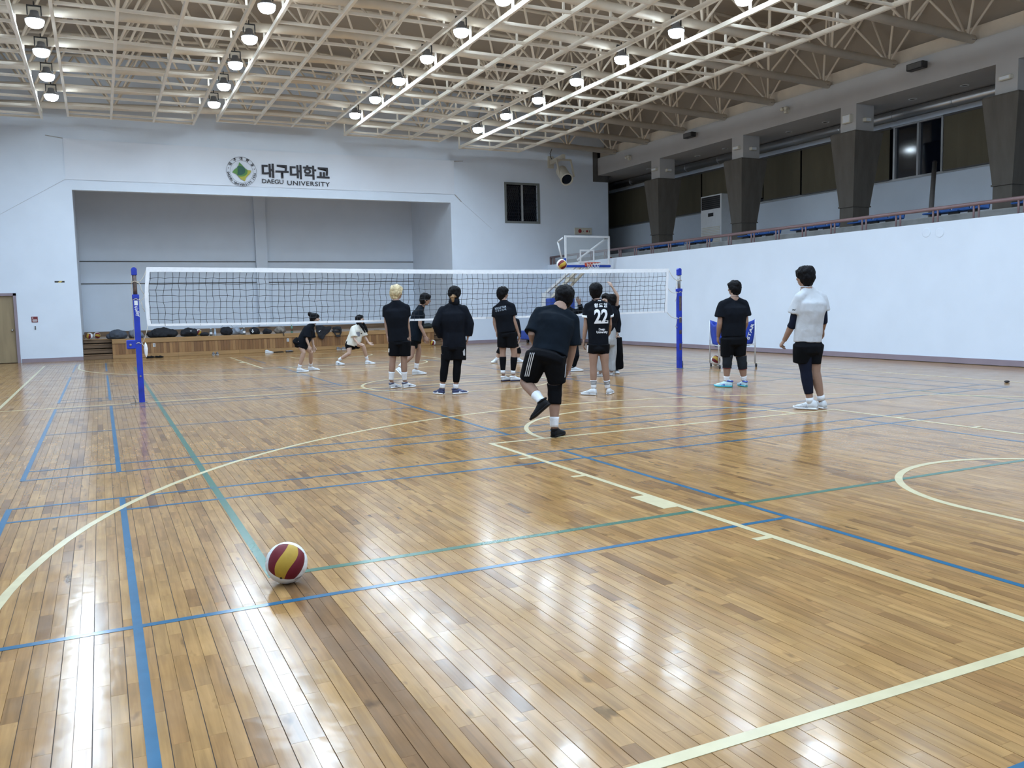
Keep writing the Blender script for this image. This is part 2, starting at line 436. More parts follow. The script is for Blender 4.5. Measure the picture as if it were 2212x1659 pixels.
# ================================================================== walls
w = MB()
w.bx(XL-.2, -3.15, YF, YF+.25, -.2, ZT); w.bx(-3.15, -2.2, YF, YF+.25, 2.06, ZT); w.bx(-2.2, -.53, YF, YF+.25, -.2, ZT)
w.bx(-.53, 11.73, YF, YF+.25, 5.15, ZT)
w.bx(11.73, 13.97, YF, YF+.25, -.2, 7.4); w.bx(13.97, 15.31, YF, YF+.25, -.2, 4.52); w.bx(13.97, 15.31, YF, YF+.25, 5.93, 7.4)
w.bx(15.31, 18.46, YF, YF+.25, -.2, 6.15); w.bx(15.31, 17.77, YF, YF+.25, 6.15, 7.4); w.bx(11.73, 18.46, YF, YF+.25, 7.4, ZT)
tag(w.build('wall_far', M_WALL), kind='structure')
tag(MB().bx(-.78, -.53, YF+.25, 33.53, -.2, 6.0).build('wall_alcove_left', M_WALL), kind='structure')
tag(MB().bx(11.73, 11.98, YF+.25, 33.53, -.2, 6.0).build('wall_alcove_right', M_WALL), kind='structure')
wa = tag(MB().bx(-.78, 11.98, 33.53, 33.7, -.2, 6.0).build('wall_alcove_back', M_WALL), kind='structure')
MB().bx(5.44, 5.86, 33.33, 33.53, .79, 6.0).build('pilaster', M_WALL, wa)
for zz in (3.25, 2.47): tag(MB().bx(-.53, 11.73, 33.5, 33.535, zz-.014, zz+.014).build('trim_%d' % (1 if zz > 3 else 2), M_GREYD), kind='structure')  # dark grey strips stand in for the shadow lines of the wall grooves
tag(MB().bx(-.78, 11.98, YF+.26, 33.7, 6.0, 6.15).build('ceiling_alcove', M_WALL2), kind='structure')
tag(MB().bx(XR, XR+.21, YN, YF, -.2, 2.9).build('wall_right', M_WALL), kind='structure')
tag(MB().bx(XL-.2, XL, YN, YF, -.2, ZT).build('wall_left', M_WALL), kind='structure')
tag(MB().bx(XL-.2, 20.3, YN-.2, YN, -.2, ZT).build('wall_back', M_WALL), kind='structure')
bb = MB().bx(-2.17, -.53, YF-.025, YF, 0, .115).bx(11.73, XR, YF-.025, YF, 0, .115).bx(XL, -3.2, YF-.025, YF, 0, .115)
tag(bb.build('baseboard_far', M_MAUVE), kind='structure')
tag(MB().bx(XR-.02, XR, YN, YF-.03, 0.012, .125).build('baseboard_right', M_MAUVE), kind='structure')
tag(MB().bx(XR-.006, XR, YN, YF-.03, 0, .012).build('trim_3', M_GREYD), kind='structure')
tag(MB().bx(XL, XL+.02, YN, YF-.03, 0, .115).build('baseboard_left', M_MAUVE), kind='structure')

# roof: two gently sloping sheets
r = MB()
for x0, z0, x1, z1 in ((18.4, 8.95, 5.5, 9.45), (5.5, 9.45, XL-.2, 9.05)):
    r.add([(x0, YN-.2, z0), (x1, YN-.2, z1), (x1, 34, z1), (x0, 34, z0), (x0, YN-.2, z0+.15), (x1, YN-.2, z1+.15), (x1, 34, z1+.15), (x0, 34, z0+.15)],
          [(0, 1, 2, 3), (7, 6, 5, 4), (0, 4, 5, 1), (1, 5, 6, 2), (2, 6, 7, 3), (3, 7, 4, 0)])
roof = tag(fixn(r.build('ceiling', M_ROOF)), kind='structure')
# dark louvre openings in the roof
for px, py in ((1098, 148), (1070, 195), (1537, 190), (2072, 12), (150, 150), (585, 200)):
    p = onz(px, py, 9.0); zz = 8.95+(18.4-p.x)*.0388 if p.x > 5.5 else 9.45-(5.5-p.x)*.04
    MB().bx(p.x-.45, p.x+.45, p.y-.25, p.y+.25, zz-.06, zz+.02).build('roof_louvre', M_DARKGL, roof)

# ================================================================== balcony on the right
tag(MB().bx(XR+.21, 20.0, YN, 34, 2.55, 2.72).build('floor_balcony', M_CONC2), kind='structure')
tag(MB().bbox(16.2, 20.0, YN, 34, 2.72, 3.08, .015).build('trim_4', M_CONC2), kind='structure')
tag(MB().bx(20, 20.2, YN, 34, 2.5, 4.59).bx(20, 20.2, YN, 34, 6.04, ZT).bx(19.93, 20, YN, 34, 6.04, 6.5).build('wall_balcony', M_WALL), kind='structure')
tag(MB().bx(18.46, 20.2, 33.9, 34.1, 2.5, 9).bx(18.46, 18.66, YF+.25, 34, 2.5, 9).build('wall_balcony_end', M_GREYD), kind='structure')
tag(MB().bx(18.7, 20.0, YN, 34, 6.4, 6.55).build('ceiling_balcony', M_BEAM), kind='structure')
tag(MB().bx(18.0, 18.7, YN, YF, 6.4, 7.06).build('trim_5', M_BEAM), kind='structure')
tag(MB().bx(18.12, 18.4, YN, YF, 7.06, 7.4).build('trim_6', M_STEEL), kind='structure')
tag(MB().bx(18.3, 18.45, YN, YF, 7.4, 9.05).build('wall_eave', M_ROOF), kind='structure')
tag(MB().bx(17.77, 18.0, YF+.02, YF+.25, 6.15, 7.3).bx(18.0, 18.46, YF+.05, YF+.25, 6.15, 6.42).build('trim_7', M_GREYD), kind='structure')  # dark grey fill, the shade of the beam end pocket put into colour
# windows along the balcony wall with cloth blinds
n = 0
mull = [11.0, 12.6, 13.9, 15.44, 16.17, 16.93, 18.4, 20.32, 21.6, 22.6, 23.6, 25.2, 26.8, 28.4, 30.0]
wn = tag(MB().bx(20.06, 20.09, 9.5, 33, 4.59, 6.04).build('window_1', M_DARKGL), kind='structure')
for yy in mull: MB().bx(19.98, 20.06, yy-.03, yy+.03, 4.59, 6.04).build('mullion', M_FRAME, wn)
MB().bx(19.97, 20.06, 9.5, 33, 4.56, 4.62).build('sill', M_FRAME, wn); MB().bx(19.97, 20.06, 9.5, 33, 6.0, 6.05).build('head_rail', M_FRAME, wn)
bl = [(9.6, 11.0, 4.6), (11.02, 12.6, 4.6), (12.62, 13.9, 4.6), (13.92, 15.36, 4.6), (17.0, 18.4, 4.6), (18.42, 20.3, 4.6), (20.34, 22.0, 4.62), (22.02, 23.6, 4.74), (23.62, 25.18, 4.74), (25.22, 26.8, 4.6), (26.82, 28.4, 4.6), (28.42, 32, 4.6)]
names = ['far right end', 'second from the right', 'third from the right', 'just right of the bare window panes', 'just left of the bare window panes', 'behind the second column',
         'left of the second column', 'above the air conditioner', 'left of the air conditioner', 'behind the left column', 'left of the left column', 'in the dark far end']
for (y0, y1, z0), nm in zip(bl, names):
    b = thing('window_blind', (19.92, (y0+y1)/2, z0), 'olive cloth window blind on the gallery wall, '+nm, 'blind', 'olive blinds along the gallery')
    c = MB(); k = 14; P = []
    for j in range(k+1):
        yy = y0+.02+(y1-y0-.04)*j/k; dx = .006*math.sin(j*1.7)
        for zz in (z0+.03, 5.98): P += [(19.92+dx, yy, zz), (19.928+dx, yy, zz)]
    F = []
    for j in range(k):
        o = j*4; F += [(o, o+4, o+6, o+2), (o+1, o+3, o+7, o+5), (o+2, o+6, o+7, o+3), (o, o+1, o+5, o+4)]
    F += [(0, 2, 3, 1), (k*4, k*4+1, k*4+3, k*4+2)]
    fixn(c.add(P, F).build('cloth', M_OLIVE, b)); MB().bx(19.91, 19.94, y0+.02, y1-.02, z0, z0+.03).build('bottom_bar', M_GREYD, b); MB().bx(19.9, 19.95, y0, y1, 5.98, 6.035).build('roller_box', M_GREYD, b)

# concrete columns
cw = ['rightmost concrete column cut by the picture edge, flared below a white top', 'second flared concrete column from the right, beside the bare window panes',
      'third flared concrete column from the right, beside the air conditioner', 'leftmost flared concrete column, nearest the far white wall']
for cy, lb in zip((12.36, 16.70, 21.02, 25.33), cw):
    c = thing('column', (18.3, cy, 3.08), lb, 'column', 'flared columns of the gallery')
    MB().bx(18.0, 18.64, cy-.255, cy+.255, 5.70, 6.4).build('white_top', M_BEAM, c)
    cap = MB(); P = []
    for (x0, x1, hy_, z) in ((17.956, 18.576, .235, 3.80), (17.80, 18.81, .42, 5.66), (17.82, 18.79, .40, 5.70)):
        P += [(x0, cy-hy_, z), (x1, cy-hy_, z), (x1, cy+hy_, z), (x0, cy+hy_, z)]
    F = [(3, 2, 1, 0), (8, 9, 10, 11)]
    for k in range(2):
        for j in range(4): F.append((k*4+j, k*4+(j+1) % 4, k*4+4+(j+1) % 4, k*4+4+j))
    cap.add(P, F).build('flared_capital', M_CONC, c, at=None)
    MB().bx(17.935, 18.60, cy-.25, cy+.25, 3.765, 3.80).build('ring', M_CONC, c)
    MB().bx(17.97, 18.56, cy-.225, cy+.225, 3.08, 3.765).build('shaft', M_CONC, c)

# railing
rl = thing('railing', (XR+.1, 15, 2.9), 'mauve painted tube railing along the top of the white side wall', 'railing')
M_RAIL = mat('mauve_rail_paint', (0.20, 0.125, 0.125), 0.4, var=0.1, scale=5)
MB().tube([(XR+.1, YN+.05, 3.19), (XR+.1, YF-.05, 3.19)], .04, 12).build('handrail', M_RAIL, rl, smooth=True)
yy = 22.43+.92*7
while yy > .2:
    for d in (-.055, .055): MB().tube([(XR+.1, yy+d, 2.9), (XR+.1, yy+d, 3.18)], .02, 8).build('post', M_RAIL, rl, smooth=True)
    yy -= .92
MB().bx(XR+.07, XR+.13, YF-.09, YF-.03, 2.9, 3.18).build('end_post', M_RAIL, rl)

# seats
M_SEAT = mat('blue_seat_plastic', (0.012, 0.075, 0.27), 0.35, var=0.12)
st = None; sn = 0
for y0, y1 in ((22.0, 24.3), (21.55, 20.6), (19.14, 17.35), (17.1, 15.64), (15.2, 13.4), (13.12, 11.6), (11.1, 9.7)):
    a, b2 = max(y0, y1), min(y0, y1); k = max(1, int((a-b2)/.455))
    for j in range(k):
        yy = a-.23-j*.455; sn += 1
        lb = 'blue plastic gallery seat, the %s one from the far wall' % ORD(sn)
        if st is None:
            st = thing('stadium_seat', (16.55, yy, 3.08), lb, 'seat', 'blue gallery seats')
            q = MB(); q.bbox(16.36, 16.74, yy-.2, yy+.2, 3.155, 3.19, .012); q.build('pan', M_SEAT, st)
            q = MB(); q.add([(16.70, yy-.205, 3.18), (16.74, yy-.205, 3.18), (16.74, yy+.205, 3.18), (16.70, yy+.205, 3.18), (16.76, yy-.19, 3.33), (16.79, yy-.19, 3.33), (16.79, yy+.19, 3.33), (16.76, yy+.19, 3.33)],
                  [(3, 2, 1, 0), (4, 5, 6, 7), (0, 1, 5, 4), (1, 2, 6, 5), (2, 3, 7, 6), (3, 0, 4, 7)]).build('back', M_SEAT, st)
            MB().bx(16.5, 16.56, yy-.12, yy+.12, 3.08, 3.16).build('bracket', M_GREYD, st)
        else:
            copy_tree(st, (16.55, yy, 3.08), lb)
# ================================================================== roof trusses (space frame), cream tubes
def chz(x): return 7.10+.039*(18-x) if x > 5.5 else 7.5875-.039*(5.5-x)
TY = [27.93-2.105*k for k in range(10)]
ordn = ['first', 'second', 'third', 'fourth', 'fifth', 'sixth', 'seventh', 'eighth', 'ninth', 'tenth']
DT = 1.62; MX = 1.9
NX = [17.82-MX*k for k in range(12)]
tub = MB().cyl((0, 0, 0), (0, 0, 1), 1, 8).data('web_tube', smooth=True); tub.materials.append(M_STEEL)
for k, ty in enumerate(TY):
    t = thing('roof_truss', (18, ty, chz(18)), 'cream steel tube roof truss, %s from the far white wall' % ordn[k], 'truss', 'roof trusses')
    off = OFF[t.name]
    MB().tube([(18.0, ty, chz(18)), (5.5, ty, chz(5.5)), (XL+.02, ty, chz(XL))], .098, 14).build('bottom_chord', M_STEEL, t, smooth=True)
    MB().tube([(18.3, ty+1.05, chz(18)+DT+.07), (5.5, ty+1.05, chz(5.5)+DT+.07), (XL+.02, ty+1.05, chz(XL)+DT+.07)], .045, 8).build('top_chord', M_STEEL, t, smooth=True)
    MB().bx(17.86, 18.2, ty-.09, ty+.09, 7.06, 7.075).build('bearing_plate', M_GREYD, t)
    for nx in NX:
        p = V((nx, ty, chz(nx)))
        for a in (-1, 1):
            for b in (-1, 1):
                q = V((nx+a*MX/2, ty+b*1.05, chz(nx+a*MX/2)+DT+.05))
                if q.x < XL+.1 or q.x > 18.3: q.x = min(18.28, max(q.x, XL+.1))
                d = q-p; o = bpy.data.objects.new('web_tube', tub); COL.objects.link(o); o.parent = t
                o.matrix_local = Matrix.Translation(p-off) @ d.to_track_quat('Z', 'Y').to_matrix().to_4x4() @ Matrix.Diagonal((.030, .030, d.length, 1))

# ================================================================== suspended bar grid in stepped panels
PAN = [([-3.37, -2.26, -1.14], 6.93, 'leftmost panel'), ([-.47, .64, 1.78, 2.89], 7.04, 'second panel from the left'),
       ([3.59, 4.71, 5.85, 6.95], 7.18, 'middle panel'), ([7.56, 8.68, 9.78, 10.84], 7.02, 'second panel from the right'), ([11.60, 12.76, 13.88], 6.84, 'rightmost panel')]
CY = [27.9]+[27.45-1.042*k for k in range(19)]
for xs, z, nm in PAN:
    g = thing('ceiling_grid', (xs[0], 27.9, z), 'cream bar grid hung under the roof trusses, '+nm, 'ceiling grid', 'hung bar grids')
    y1 = CY[-1]
    lm = None
    for xx in xs: MB().bx(xx-.03, xx+.03, y1, 27.93, z, z+.09).build('long_bar', M_GRID, g)
    for cy in CY:
        for a, b in zip(xs[:-1], xs[1:]):
            if lm is None or True:
                MB().bx(a+.03, b-.03, cy-.02, cy+.02, z+.008, z+.068).build('cross_bar', M_GRID, g)
    for ty in TY:
        for xx in xs:
            if ty > y1: MB().bx(xx-.02, xx+.02, ty-.02, ty+.02, z+.09, chz(xx)-.09).build('hanger', M_GRID, g)

# ================================================================== high bay lamps
M_LAMP = mat('lamp_lens', (0.9, 0.95, 1.0), 0.3, var=0.0, emit=(0.72, 0.87, 1.0, 66.0))
M_LAMPB = mat('grey_lamp_housing', (0.2, 0.2, 0.21), 0.5, var=0.1, metal=.3)
M_BRACK = mat('black_lamp_bracket', (0.015, 0.015, 0.017), 0.5)
LR = [(-.795, 7.09, 'leftmost row'), (3.255, 7.22, 'second row from the left'), (7.305, 7.22, 'third row from the left'), (11.35, 7.07, 'rightmost row')]
LD = bpy.data.lights.new('lamp_light', 'AREA'); LD.shape = 'DISK'; LD.size = .40; LD.energy = LAMP_POWER; LD.color = LAMP_COLOR; LD.spread = LAMP_SPREAD
lp = None
for X, z, nm in LR:
    for k in range(13):
        y = 25.72-2.105*k
        if y < .3: continue
        lb = 'round high bay lamp, %s, %s from the far wall' % (nm, (ordn+['eleventh', 'twelfth', 'thirteenth'])[k])
        if lp is None:
            lp = thing('high_bay_lamp', (X, y, z), lb, 'ceiling lamp', 'round high bay lamps')
            c = (X, y, z)
            MB().lathe(c, [(.172, .025), (.178, .03), (.172, .045), (.12, .075), (.085, .13), (.07, .2), (.03, .21)], 24).build('housing', M_LAMPB, lp, smooth=True)
            MB().lathe(c, [(.02, -.115), (.08, -.108), (.125, -.085), (.155, -.04), (.165, .0), (.16, .03)], 24).build('lens', M_LAMP, lp, smooth=True)
            MB().bar((X-.12, y, z+.12), (X-.12, y, z+.30), .03, .02).bar((X+.12, y, z+.12), (X+.12, y, z+.30), .03, .02).bar((X-.13, y, z+.30), (X+.13, y, z+.30), .03, .02).tube([(X, y, z+.30), (X, y, z+.38)], .012).build('bracket', M_BRACK, lp)
            lp_off = OFF[lp.name]; cur = lp
        else: cur = copy_tree(lp, (X, y, z), lb)
        if k == 0 and cur is lp or cur is lp:
            lo = bpy.data.objects.new('lamp_light', LD); COL.objects.link(lo); lo.parent = cur; lo.location = (0, 0, -.13)

# ================================================================== gallery fittings
for ty, nm in ((14.48, 'right'), (23.15, 'left')):
    s = thing('beam_speaker', (17.98, ty, 6.8), 'black box loudspeaker fixed on the grey beam, the %s one of two' % nm, 'loudspeaker', 'beam loudspeakers')
    MB().bbox(17.72, 17.90, ty-.22, ty+.22, 6.74, 6.90, .01).build('cabinet', M_BLACKP, s); MB().bx(17.90, 18.0, ty-.05, ty+.05, 6.79, 6.85).build('bracket', M_CREAMP, s)
    MB().bx(17.712, 17.72, ty-.19, ty+.19, 6.76, 6.88).build('grille', M_GREYD, s)
for y, z, nm in ((18.9, 6.74, 'between the two black beam speakers'), (26.9, 6.70, 'near the far wall')):
    s = thing('beam_floodlight', (17.98, y, z), 'small cream twin lamp fixed on the grey beam '+nm, 'light', 'small beam lights')
    MB().bbox(17.9, 18.0, y-.05, y+.05, z-.08, z+.08, .01).build('body', M_CREAMP, s)
    for d in (-.07, .07): MB().lathe((17.9, y+d, z+.05), [(.05, 0), (.055, .07), (.045, .09)], 12, ax=(-1, 0, -.3)).build('lamp_head', M_CREAMP, s, smooth=True)
for cy, big, nm in ((12.36, 0, 'rightmost column'), (16.70, 1, 'second column from the right'), (21.02, 0, 'third column from the right'), (25.33, 0, 'leftmost column')):
    s = thing('column_light', (17.99, cy, 6.05), 'cream light on the court side of the '+nm, 'light', 'column lights')
    h = .11 if big else .05
    MB().bbox(17.9, 18.0, cy-.15, cy+.12, 6.05-h, 6.05+h, .015).build('housing', M_CREAMP, s); MB().bx(17.893, 17.9, cy-.12, cy+.09, 6.05-h+.02, 6.05+h-.02).build('lens', M_WHITEP, s)
    if cy > 13:
        s = thing('column_light', (18.35, cy-.27, 6.0), 'small cream light on the near side of the '+nm, 'light', 'column lights')
        MB().bbox(18.24, 18.44, cy-.36, cy-.255, 5.95, 6.05, .012).build('housing', M_CREAMP, s); MB().bx(18.26, 18.42, cy-.367, cy-.36, 5.965, 6.035).build('lens', M_WHITEP, s)
M_DUCT = mat('bare_metal_duct', (0.55, 0.55, 0.55), 0.35, metal=.9, var=.1, scale=2, stretch=(1, .3, 1))
du = thing('air_duct', (19.6, 20, 6.25), 'round bare metal air duct along the gallery ceiling', 'duct')
MB().tube([(19.62, .5, 6.24), (19.62, 33, 6.24)], .14, 16).build('pipe', M_DUCT, du, smooth=True)
for k in range(16): MB().lathe((19.62, 4+1.8*k, 6.24), [(.142, 0), (.152, .005), (.152, .045), (.142, .05)], 16, ax=(0, 1, 0)).build('joint_ring', M_DUCT, du)
dl = None
for k in range(12):
    y = 11.2+1.45*k; lb = 'round unlit downlight in the grey gallery ceiling, the %s from the right' % ORD(k+1)
    if dl is None:
        dl = thing('downlight', (19.0, y, 6.4), lb, 'downlight', 'gallery downlights'); MB().lathe((19.0, y, 6.385), [(.10, .016), (.105, .004), (.09, 0), (.075, .012)], 18).build('rim', M_WHITEP, dl); MB().lathe((19.0, y, 6.393), [(.07, 0), (.07, .006)], 14).build('glass', M_GREYD, dl)
    else: copy_tree(dl, (19.0, y, 6.4), lb)
ac = thing('air_conditioner', (19.3, 23.9, 3.08), 'white floor standing air conditioner on the gallery beside a concrete column', 'air conditioner')
MB().bbox(19.3, 19.75, 23.35, 24.45, 3.08, 5.03, .02).build('cabinet', M_WHITEP, ac)
MB().bx(19.285, 19.3, 23.42, 24.40, 4.55, 4.98).build('outlet', M_BLACKP, ac)
for k in range(6): MB().bx(19.272, 19.286, 23.42, 24.40, 4.59+.065*k, 4.605+.065*k).build('outlet_louvre', M_GREYD, ac)
MB().bx(19.288, 19.3, 23.78, 24.05, 4.30, 4.42).build('display', M_BLACKP, ac)
for k in range(14): MB().bx(19.285, 19.302, 23.42, 24.40, 3.2+.055*k, 3.225+.055*k).build('intake_slat', M_CREAMP, ac)
po = thing('leaning_pole', onx(2011, 447, 17.4), 'dark grey pole leaning against the gallery wall left of the rightmost column', 'pole')
a = onx(2010, 449, 17.4); a.z = 3.09; b = onx(2019, 352, 19.3)
MB().tube([a, b], .055, 10).build('shaft', M_GREYD, po, smooth=True); MB().tube([b, b+(b-a).normalized()*.04], .06, 10).build('end_cap', M_BLACKP, po)

# ================================================================== far wall fittings
dr = tag(MB().bbox(-3.08, -2.27, YF+.06, YF+.10, .012, 2.0, .004).build('door_1', mat('tan_door_veneer', (0.30, 0.225, 0.125), .45, var=.12, scale=3, stretch=(3, 3, .4))), kind='structure')
MB().bx(-3.15, -3.07, YF-.03, YF+.12, 0, 2.07).bx(-2.28, -2.2, YF-.03, YF+.12, 0, 2.07).bx(-3.15, -2.2, YF-.03, YF+.12, 2.0, 2.075).build('door_frame', M_MAUVE, dr)
MB().lathe((-2.36, YF+.06, .98), [(.03, 0), (.03, .01), (.012, .02), (.012, .05), (.03, .06), (.03, .085), (.015, .095)], 14, ax=(0, -1, 0)).build('door_knob', mat('brushed_steel', (.5, .5, .5), .3, metal=.9), dr, smooth=True)
sg = thing('notice_sign', (-1.76, YF-.01, 1.2), 'small dark red notice sign beside the tan door', 'sign')
MB().bx(-1.845, -1.68, YF-.012, YF, 1.20, 1.37).build('plate', mat('dark_red_plastic', (.17, .02, .025), .4), sg)
for k, (zz, wd) in enumerate(((1.275, .12), (1.25, .13), (1.228, .12))): MB().bx(-1.76-wd/2, -1.76+wd/2, YF-.014, YF-.011, zz-.007, zz+.007).build('text_line', M_WHITEP, sg)
MB().bx(-1.82, -1.80, YF-.014, YF-.011, 1.31, 1.345).build('mark', M_WHITEP, sg)
tp = thing('hazard_tape', (-1.03, YF-.002, 2.4), 'strip of black and yellow hazard tape on the far white wall', 'tape')
MB().bx(-1.165, -.897, YF-.003, YF, 2.375, 2.425).build('black_strip', M_BLACKP, tp)
MB().prism([(-1.08, YF-.004, 2.375), (-1.0, YF-.004, 2.375), (-.95, YF-.004, 2.425), (-1.03, YF-.004, 2.425)], (0, -.001, 0)).build('yellow_stripe', mat('yellow_tape', (.6, .45, .12), .5), tp)
tag(MB().bbox(-1.775, -1.745, YF-.02, YF, .98, 1.09, .004).build('key_slot', M_GREYD, at=(-1.76, YF, 1.03)), 'small dark slot plate under the red sign on the far wall', 'plate')

wd = tag(MB().bx(13.97, 15.31, YF+.12, YF+.14, 4.52, 5.93).build('window_2', M_DARKGL), kind='structure')
MB().bx(13.90, 15.38, YF-.03, YF+.02, 5.90, 5.98).bx(13.90, 15.38, YF-.03, YF+.02, 4.47, 4.55).bx(13.90, 13.98, YF-.03, YF+.02, 4.55, 5.90).bx(15.30, 15.38, YF-.03, YF+.02, 4.55, 5.90).build('window_frame', M_FRAME2 if 'M_FRAME2' in globals() else mat('grey_green_frame', (.16, .17, .16), .5), wd)
MB().bx(14.60, 14.67, YF-.02, YF+.02, 4.55, 5.90).build('mullion', M_FRAME, wd)
ms = MB()
for x0 in (13.99, 14.68):
    for r_ in range(11):
        for c_ in range(7):
            cx = x0+.045+.088*c_+(.044 if r_ % 2 else 0); cz = 4.60+.12*r_
            if cx > x0+.6: continue
            for dx, dz in ((.044, .06), (-.044, .06)): ms.bar((cx, YF+.03, cz), (cx+dx, YF+.03, cz+dz), .007, .007, (0, 1, 0))
            ms.bar((cx, YF+.03, cz), (cx, YF+.03, cz-.05), .007, .007, (0, 1, 0))
o = ms.build('wire_mesh', mat('dull_wire', (.05, .05, .055), .5, metal=.5), wd); o['kind'] = 'stuff'

al = thing('fire_alarm_panel', (17.28, YF-.02, 4.2), 'cream fire alarm panel with two red buttons on the far wall above the backboard', 'alarm panel')
MB().bbox(16.90, 17.66, YF-.04, YF, 4.09, 4.35, .01).build('box', M_CREAMP, al)
M_RED = mat('red_plastic', (.28, .02, .02), .4)
for xx, r_ in ((17.12, .075), (17.44, .045)): MB().lathe((xx, YF-.04, 4.22), [(r_, 0), (r_, .015), (r_*.6, .03)], 16, ax=(0, -1, 0)).build('red_button', M_RED, al)
MB().bx(17.26, 17.29, YF-.05, YF-.04, 4.2, 4.23).bx(17.54, 17.57, YF-.05, YF-.04, 4.17, 4.26).build('switch', M_GREYD, al)

pj = thing('wall_spotlight', (16.2, YF, 6.8), 'cream cylinder stage spotlight hung from a bracket high on the far wall', 'spotlight')
E1 = ony(1190, 352, YF-.05); E2 = ony(1218, 338, YF-1.2)
MB().bbox(E1.x-.12, E1.x+.12, YF-.06, YF, E1.z-.2, E1.z+.25, .01).build('wall_plate', M_CREAMP, pj)
MB().bar((E1.x, YF-.05, E1.z), E2, .12, .16).build('arm', M_CREAMP, pj)
C0 = ony(1212, 368, YF-1.0); C1 = ony(1225.5, 389, YF-1.75)
yk = MB()
for s in (-1, 1): yk.bar((E2.x+s*.30, E2.y+.02, E2.z-.12), (E2.x+s*.30, E2.y-.2, E2.z-.75), .05, .06, (0, 1, 0))
yk.bar((E2.x-.32, E2.y+.02, E2.z-.12), (E2.x+.32, E2.y+.02, E2.z-.12), .05, .06)
yk.build('yoke', M_CREAMP, pj)
d = (C1-C0).normalized()
fixn(MB().lathe(C0, [(.16, 0), (.21, .05), (.21, .75), (.235, .76), (.235, .86), (.2, .865), (.19, .82), (.19, .6)], 24, ax=d).build('barrel', M_CREAMP, pj, smooth=False))
MB().lathe(C0+d*.80, [(.195, 0), (.195, .012)], 24, ax=d).build('lens', M_DARKGL, pj)
MB().tube([ony(1192, 322, YF-.03), ony(1188, 332, YF-.25), ony(1190, 341, YF-.2), ony(1194, 346, YF-.1)], .014, 6).build('cable', M_BLACKP, pj, smooth=True)

# banner with the printed university name and seal
bn = thing('banner', (5.6, YF-.03, 5.45), 'white cloth banner with university seal and name above the stage opening', 'banner')
M_BAN = mat('white_banner_cloth', (0.71, 0.75, 0.82), .6, var=.02, scale=1)
nx_, nz_ = 90, 14; P = []; F = []
def ban(u, v):
    x = -.68+12.57*u; z0 = 5.45; z1 = 6.66
    z = z0+(z1-z0)*v - .03*math.sin(math.pi*u)*v
    y = YF-.022-.008*math.sin(u*23+v*3)
    for (cu, cv, du_, dv_) in ((0, 1, 1, -.75), (1, 1, -1, -.6)):
        s = abs((u-cu)*12.57*dv_*1.21-(v-cv)*1.21*4.4*math.copysign(1, du_))/4
        rr = abs(u-cu)
        if rr < .36: y -= .028*math.exp(-(s/.10)**2)*(1-rr/.36)
    return V((x, y, z))
for j in range(nz_+1):
    for i in range(nx_+1): P.append(ban(i/nx_, j/nz_))
for j in range(nz_):
    for i in range(nx_): F.append((j*(nx_+1)+i, j*(nx_+1)+i+1, (j+1)*(nx_+1)+i+1, (j+1)*(nx_+1)+i))
nv = len(P); P += [p+V((0, .006, 0)) for p in P]; F += [tuple(i+nv for i in f)[::-1] for f in F]
fixn(MB().add(P, F).build('cloth', M_BAN, bn, smooth=True))
M_INK = mat('dark_print_ink', (.018, .016, .022), .6, var=.05)
YB = YF-.05
tm = place(fitw(textmesh('대구대학교', 1, .032), 2.24, .47), (6.195, YB, 5.985), (1, 0, 0), (0, 0, 1)); linkme('korean_name', tm, M_INK, bn)
tm = place(fitw(textmesh('DAEGU', 1, .014), .69, .14), (5.415, YB, 5.64), (1, 0, 0), (0, 0, 1)); linkme('english_name', tm, M_INK, bn)
tm = place(fitw(textmesh('UNIVERSITY', 1, .014, space=1.12), 1.43, .15), (6.60, YB, 5.615), (1, 0, 0), (0, 0, 1)); linkme('english_name', tm, M_INK, bn)
sc = V((4.435, YB, 5.91)); R1 = .475
def ring(r0, r1, c, y, n=64):
    P = []; F = []
    for k in range(n):
        a = 2*math.pi*k/n
        for r_ in (r0, r1): P.append(c+V((r_*math.cos(a), y, r_*math.sin(a))))
    for k in range(n): q = (k+1) % n; F.append((2*k, 2*k+1, 2*q+1, 2*q))
    return MB().add(P, F)
ring(R1-.008, R1, sc, 0).build('seal_ring', M_INK, bn); ring(.355, .361, sc, 0).build('seal_ring', M_INK, bn)
def on_ring(txt, a0, a1, r, size, flip):
    for k, ch in enumerate(txt):
        if ch == ' ': continue
        a = math.radians(a0+(a1-a0)*k/(len(txt)-1)); e = V((math.cos(a), 0, math.sin(a)))
        up = -e if flip else e; rt = V((up.z, 0, -up.x))
        m_ = textmesh(ch, size, .004, 2); 
        if not m_.vertices: continue
        xs = [v.co.x for v in m_.vertices]; ys = [v.co.y for v in m_.vertices]
        for v in m_.vertices: v.co.x -= (max(xs)+min(xs))/2; v.co.y -= (max(ys)+min(ys))/2
        place(m_, sc+e*r, rt, up); linkme('seal_letter', m_, M_INK, bn)
on_ring('대구대학교', 146, 34, .418, .105, False)
on_ring('DAEGU UNIVERSITY 1956', 187, 353, .418, .088, True)
for a in (166, 14):
    e = V((math.cos(math.radians(a)), 0, math.sin(math.radians(a)))); m_ = MB(); m_.lathe(sc+e*.418, [(.014, 0), (.014, .002)], 10, ax=(0, -1, 0)).build('seal_dot', M_INK, bn)
def blob(pts, y, m, name):
    return MB().prism([sc+V((a, y, b)) for a, b in pts], (0, -.002, 0)).build(name, m, bn)
leaf = [(-.06, .30), (.0, .24), (.06, .17), (.13, .10), (.20, .06), (.305, .05), (.28, -.02), (.24, -.07), (.17, -.14), (.12, -.20), (.09, -.30), (-.02, -.25), (-.10, -.17), (-.18, -.08), (-.30, -.03), (-.24, .05), (-.14, .13), (-.09, .2)]
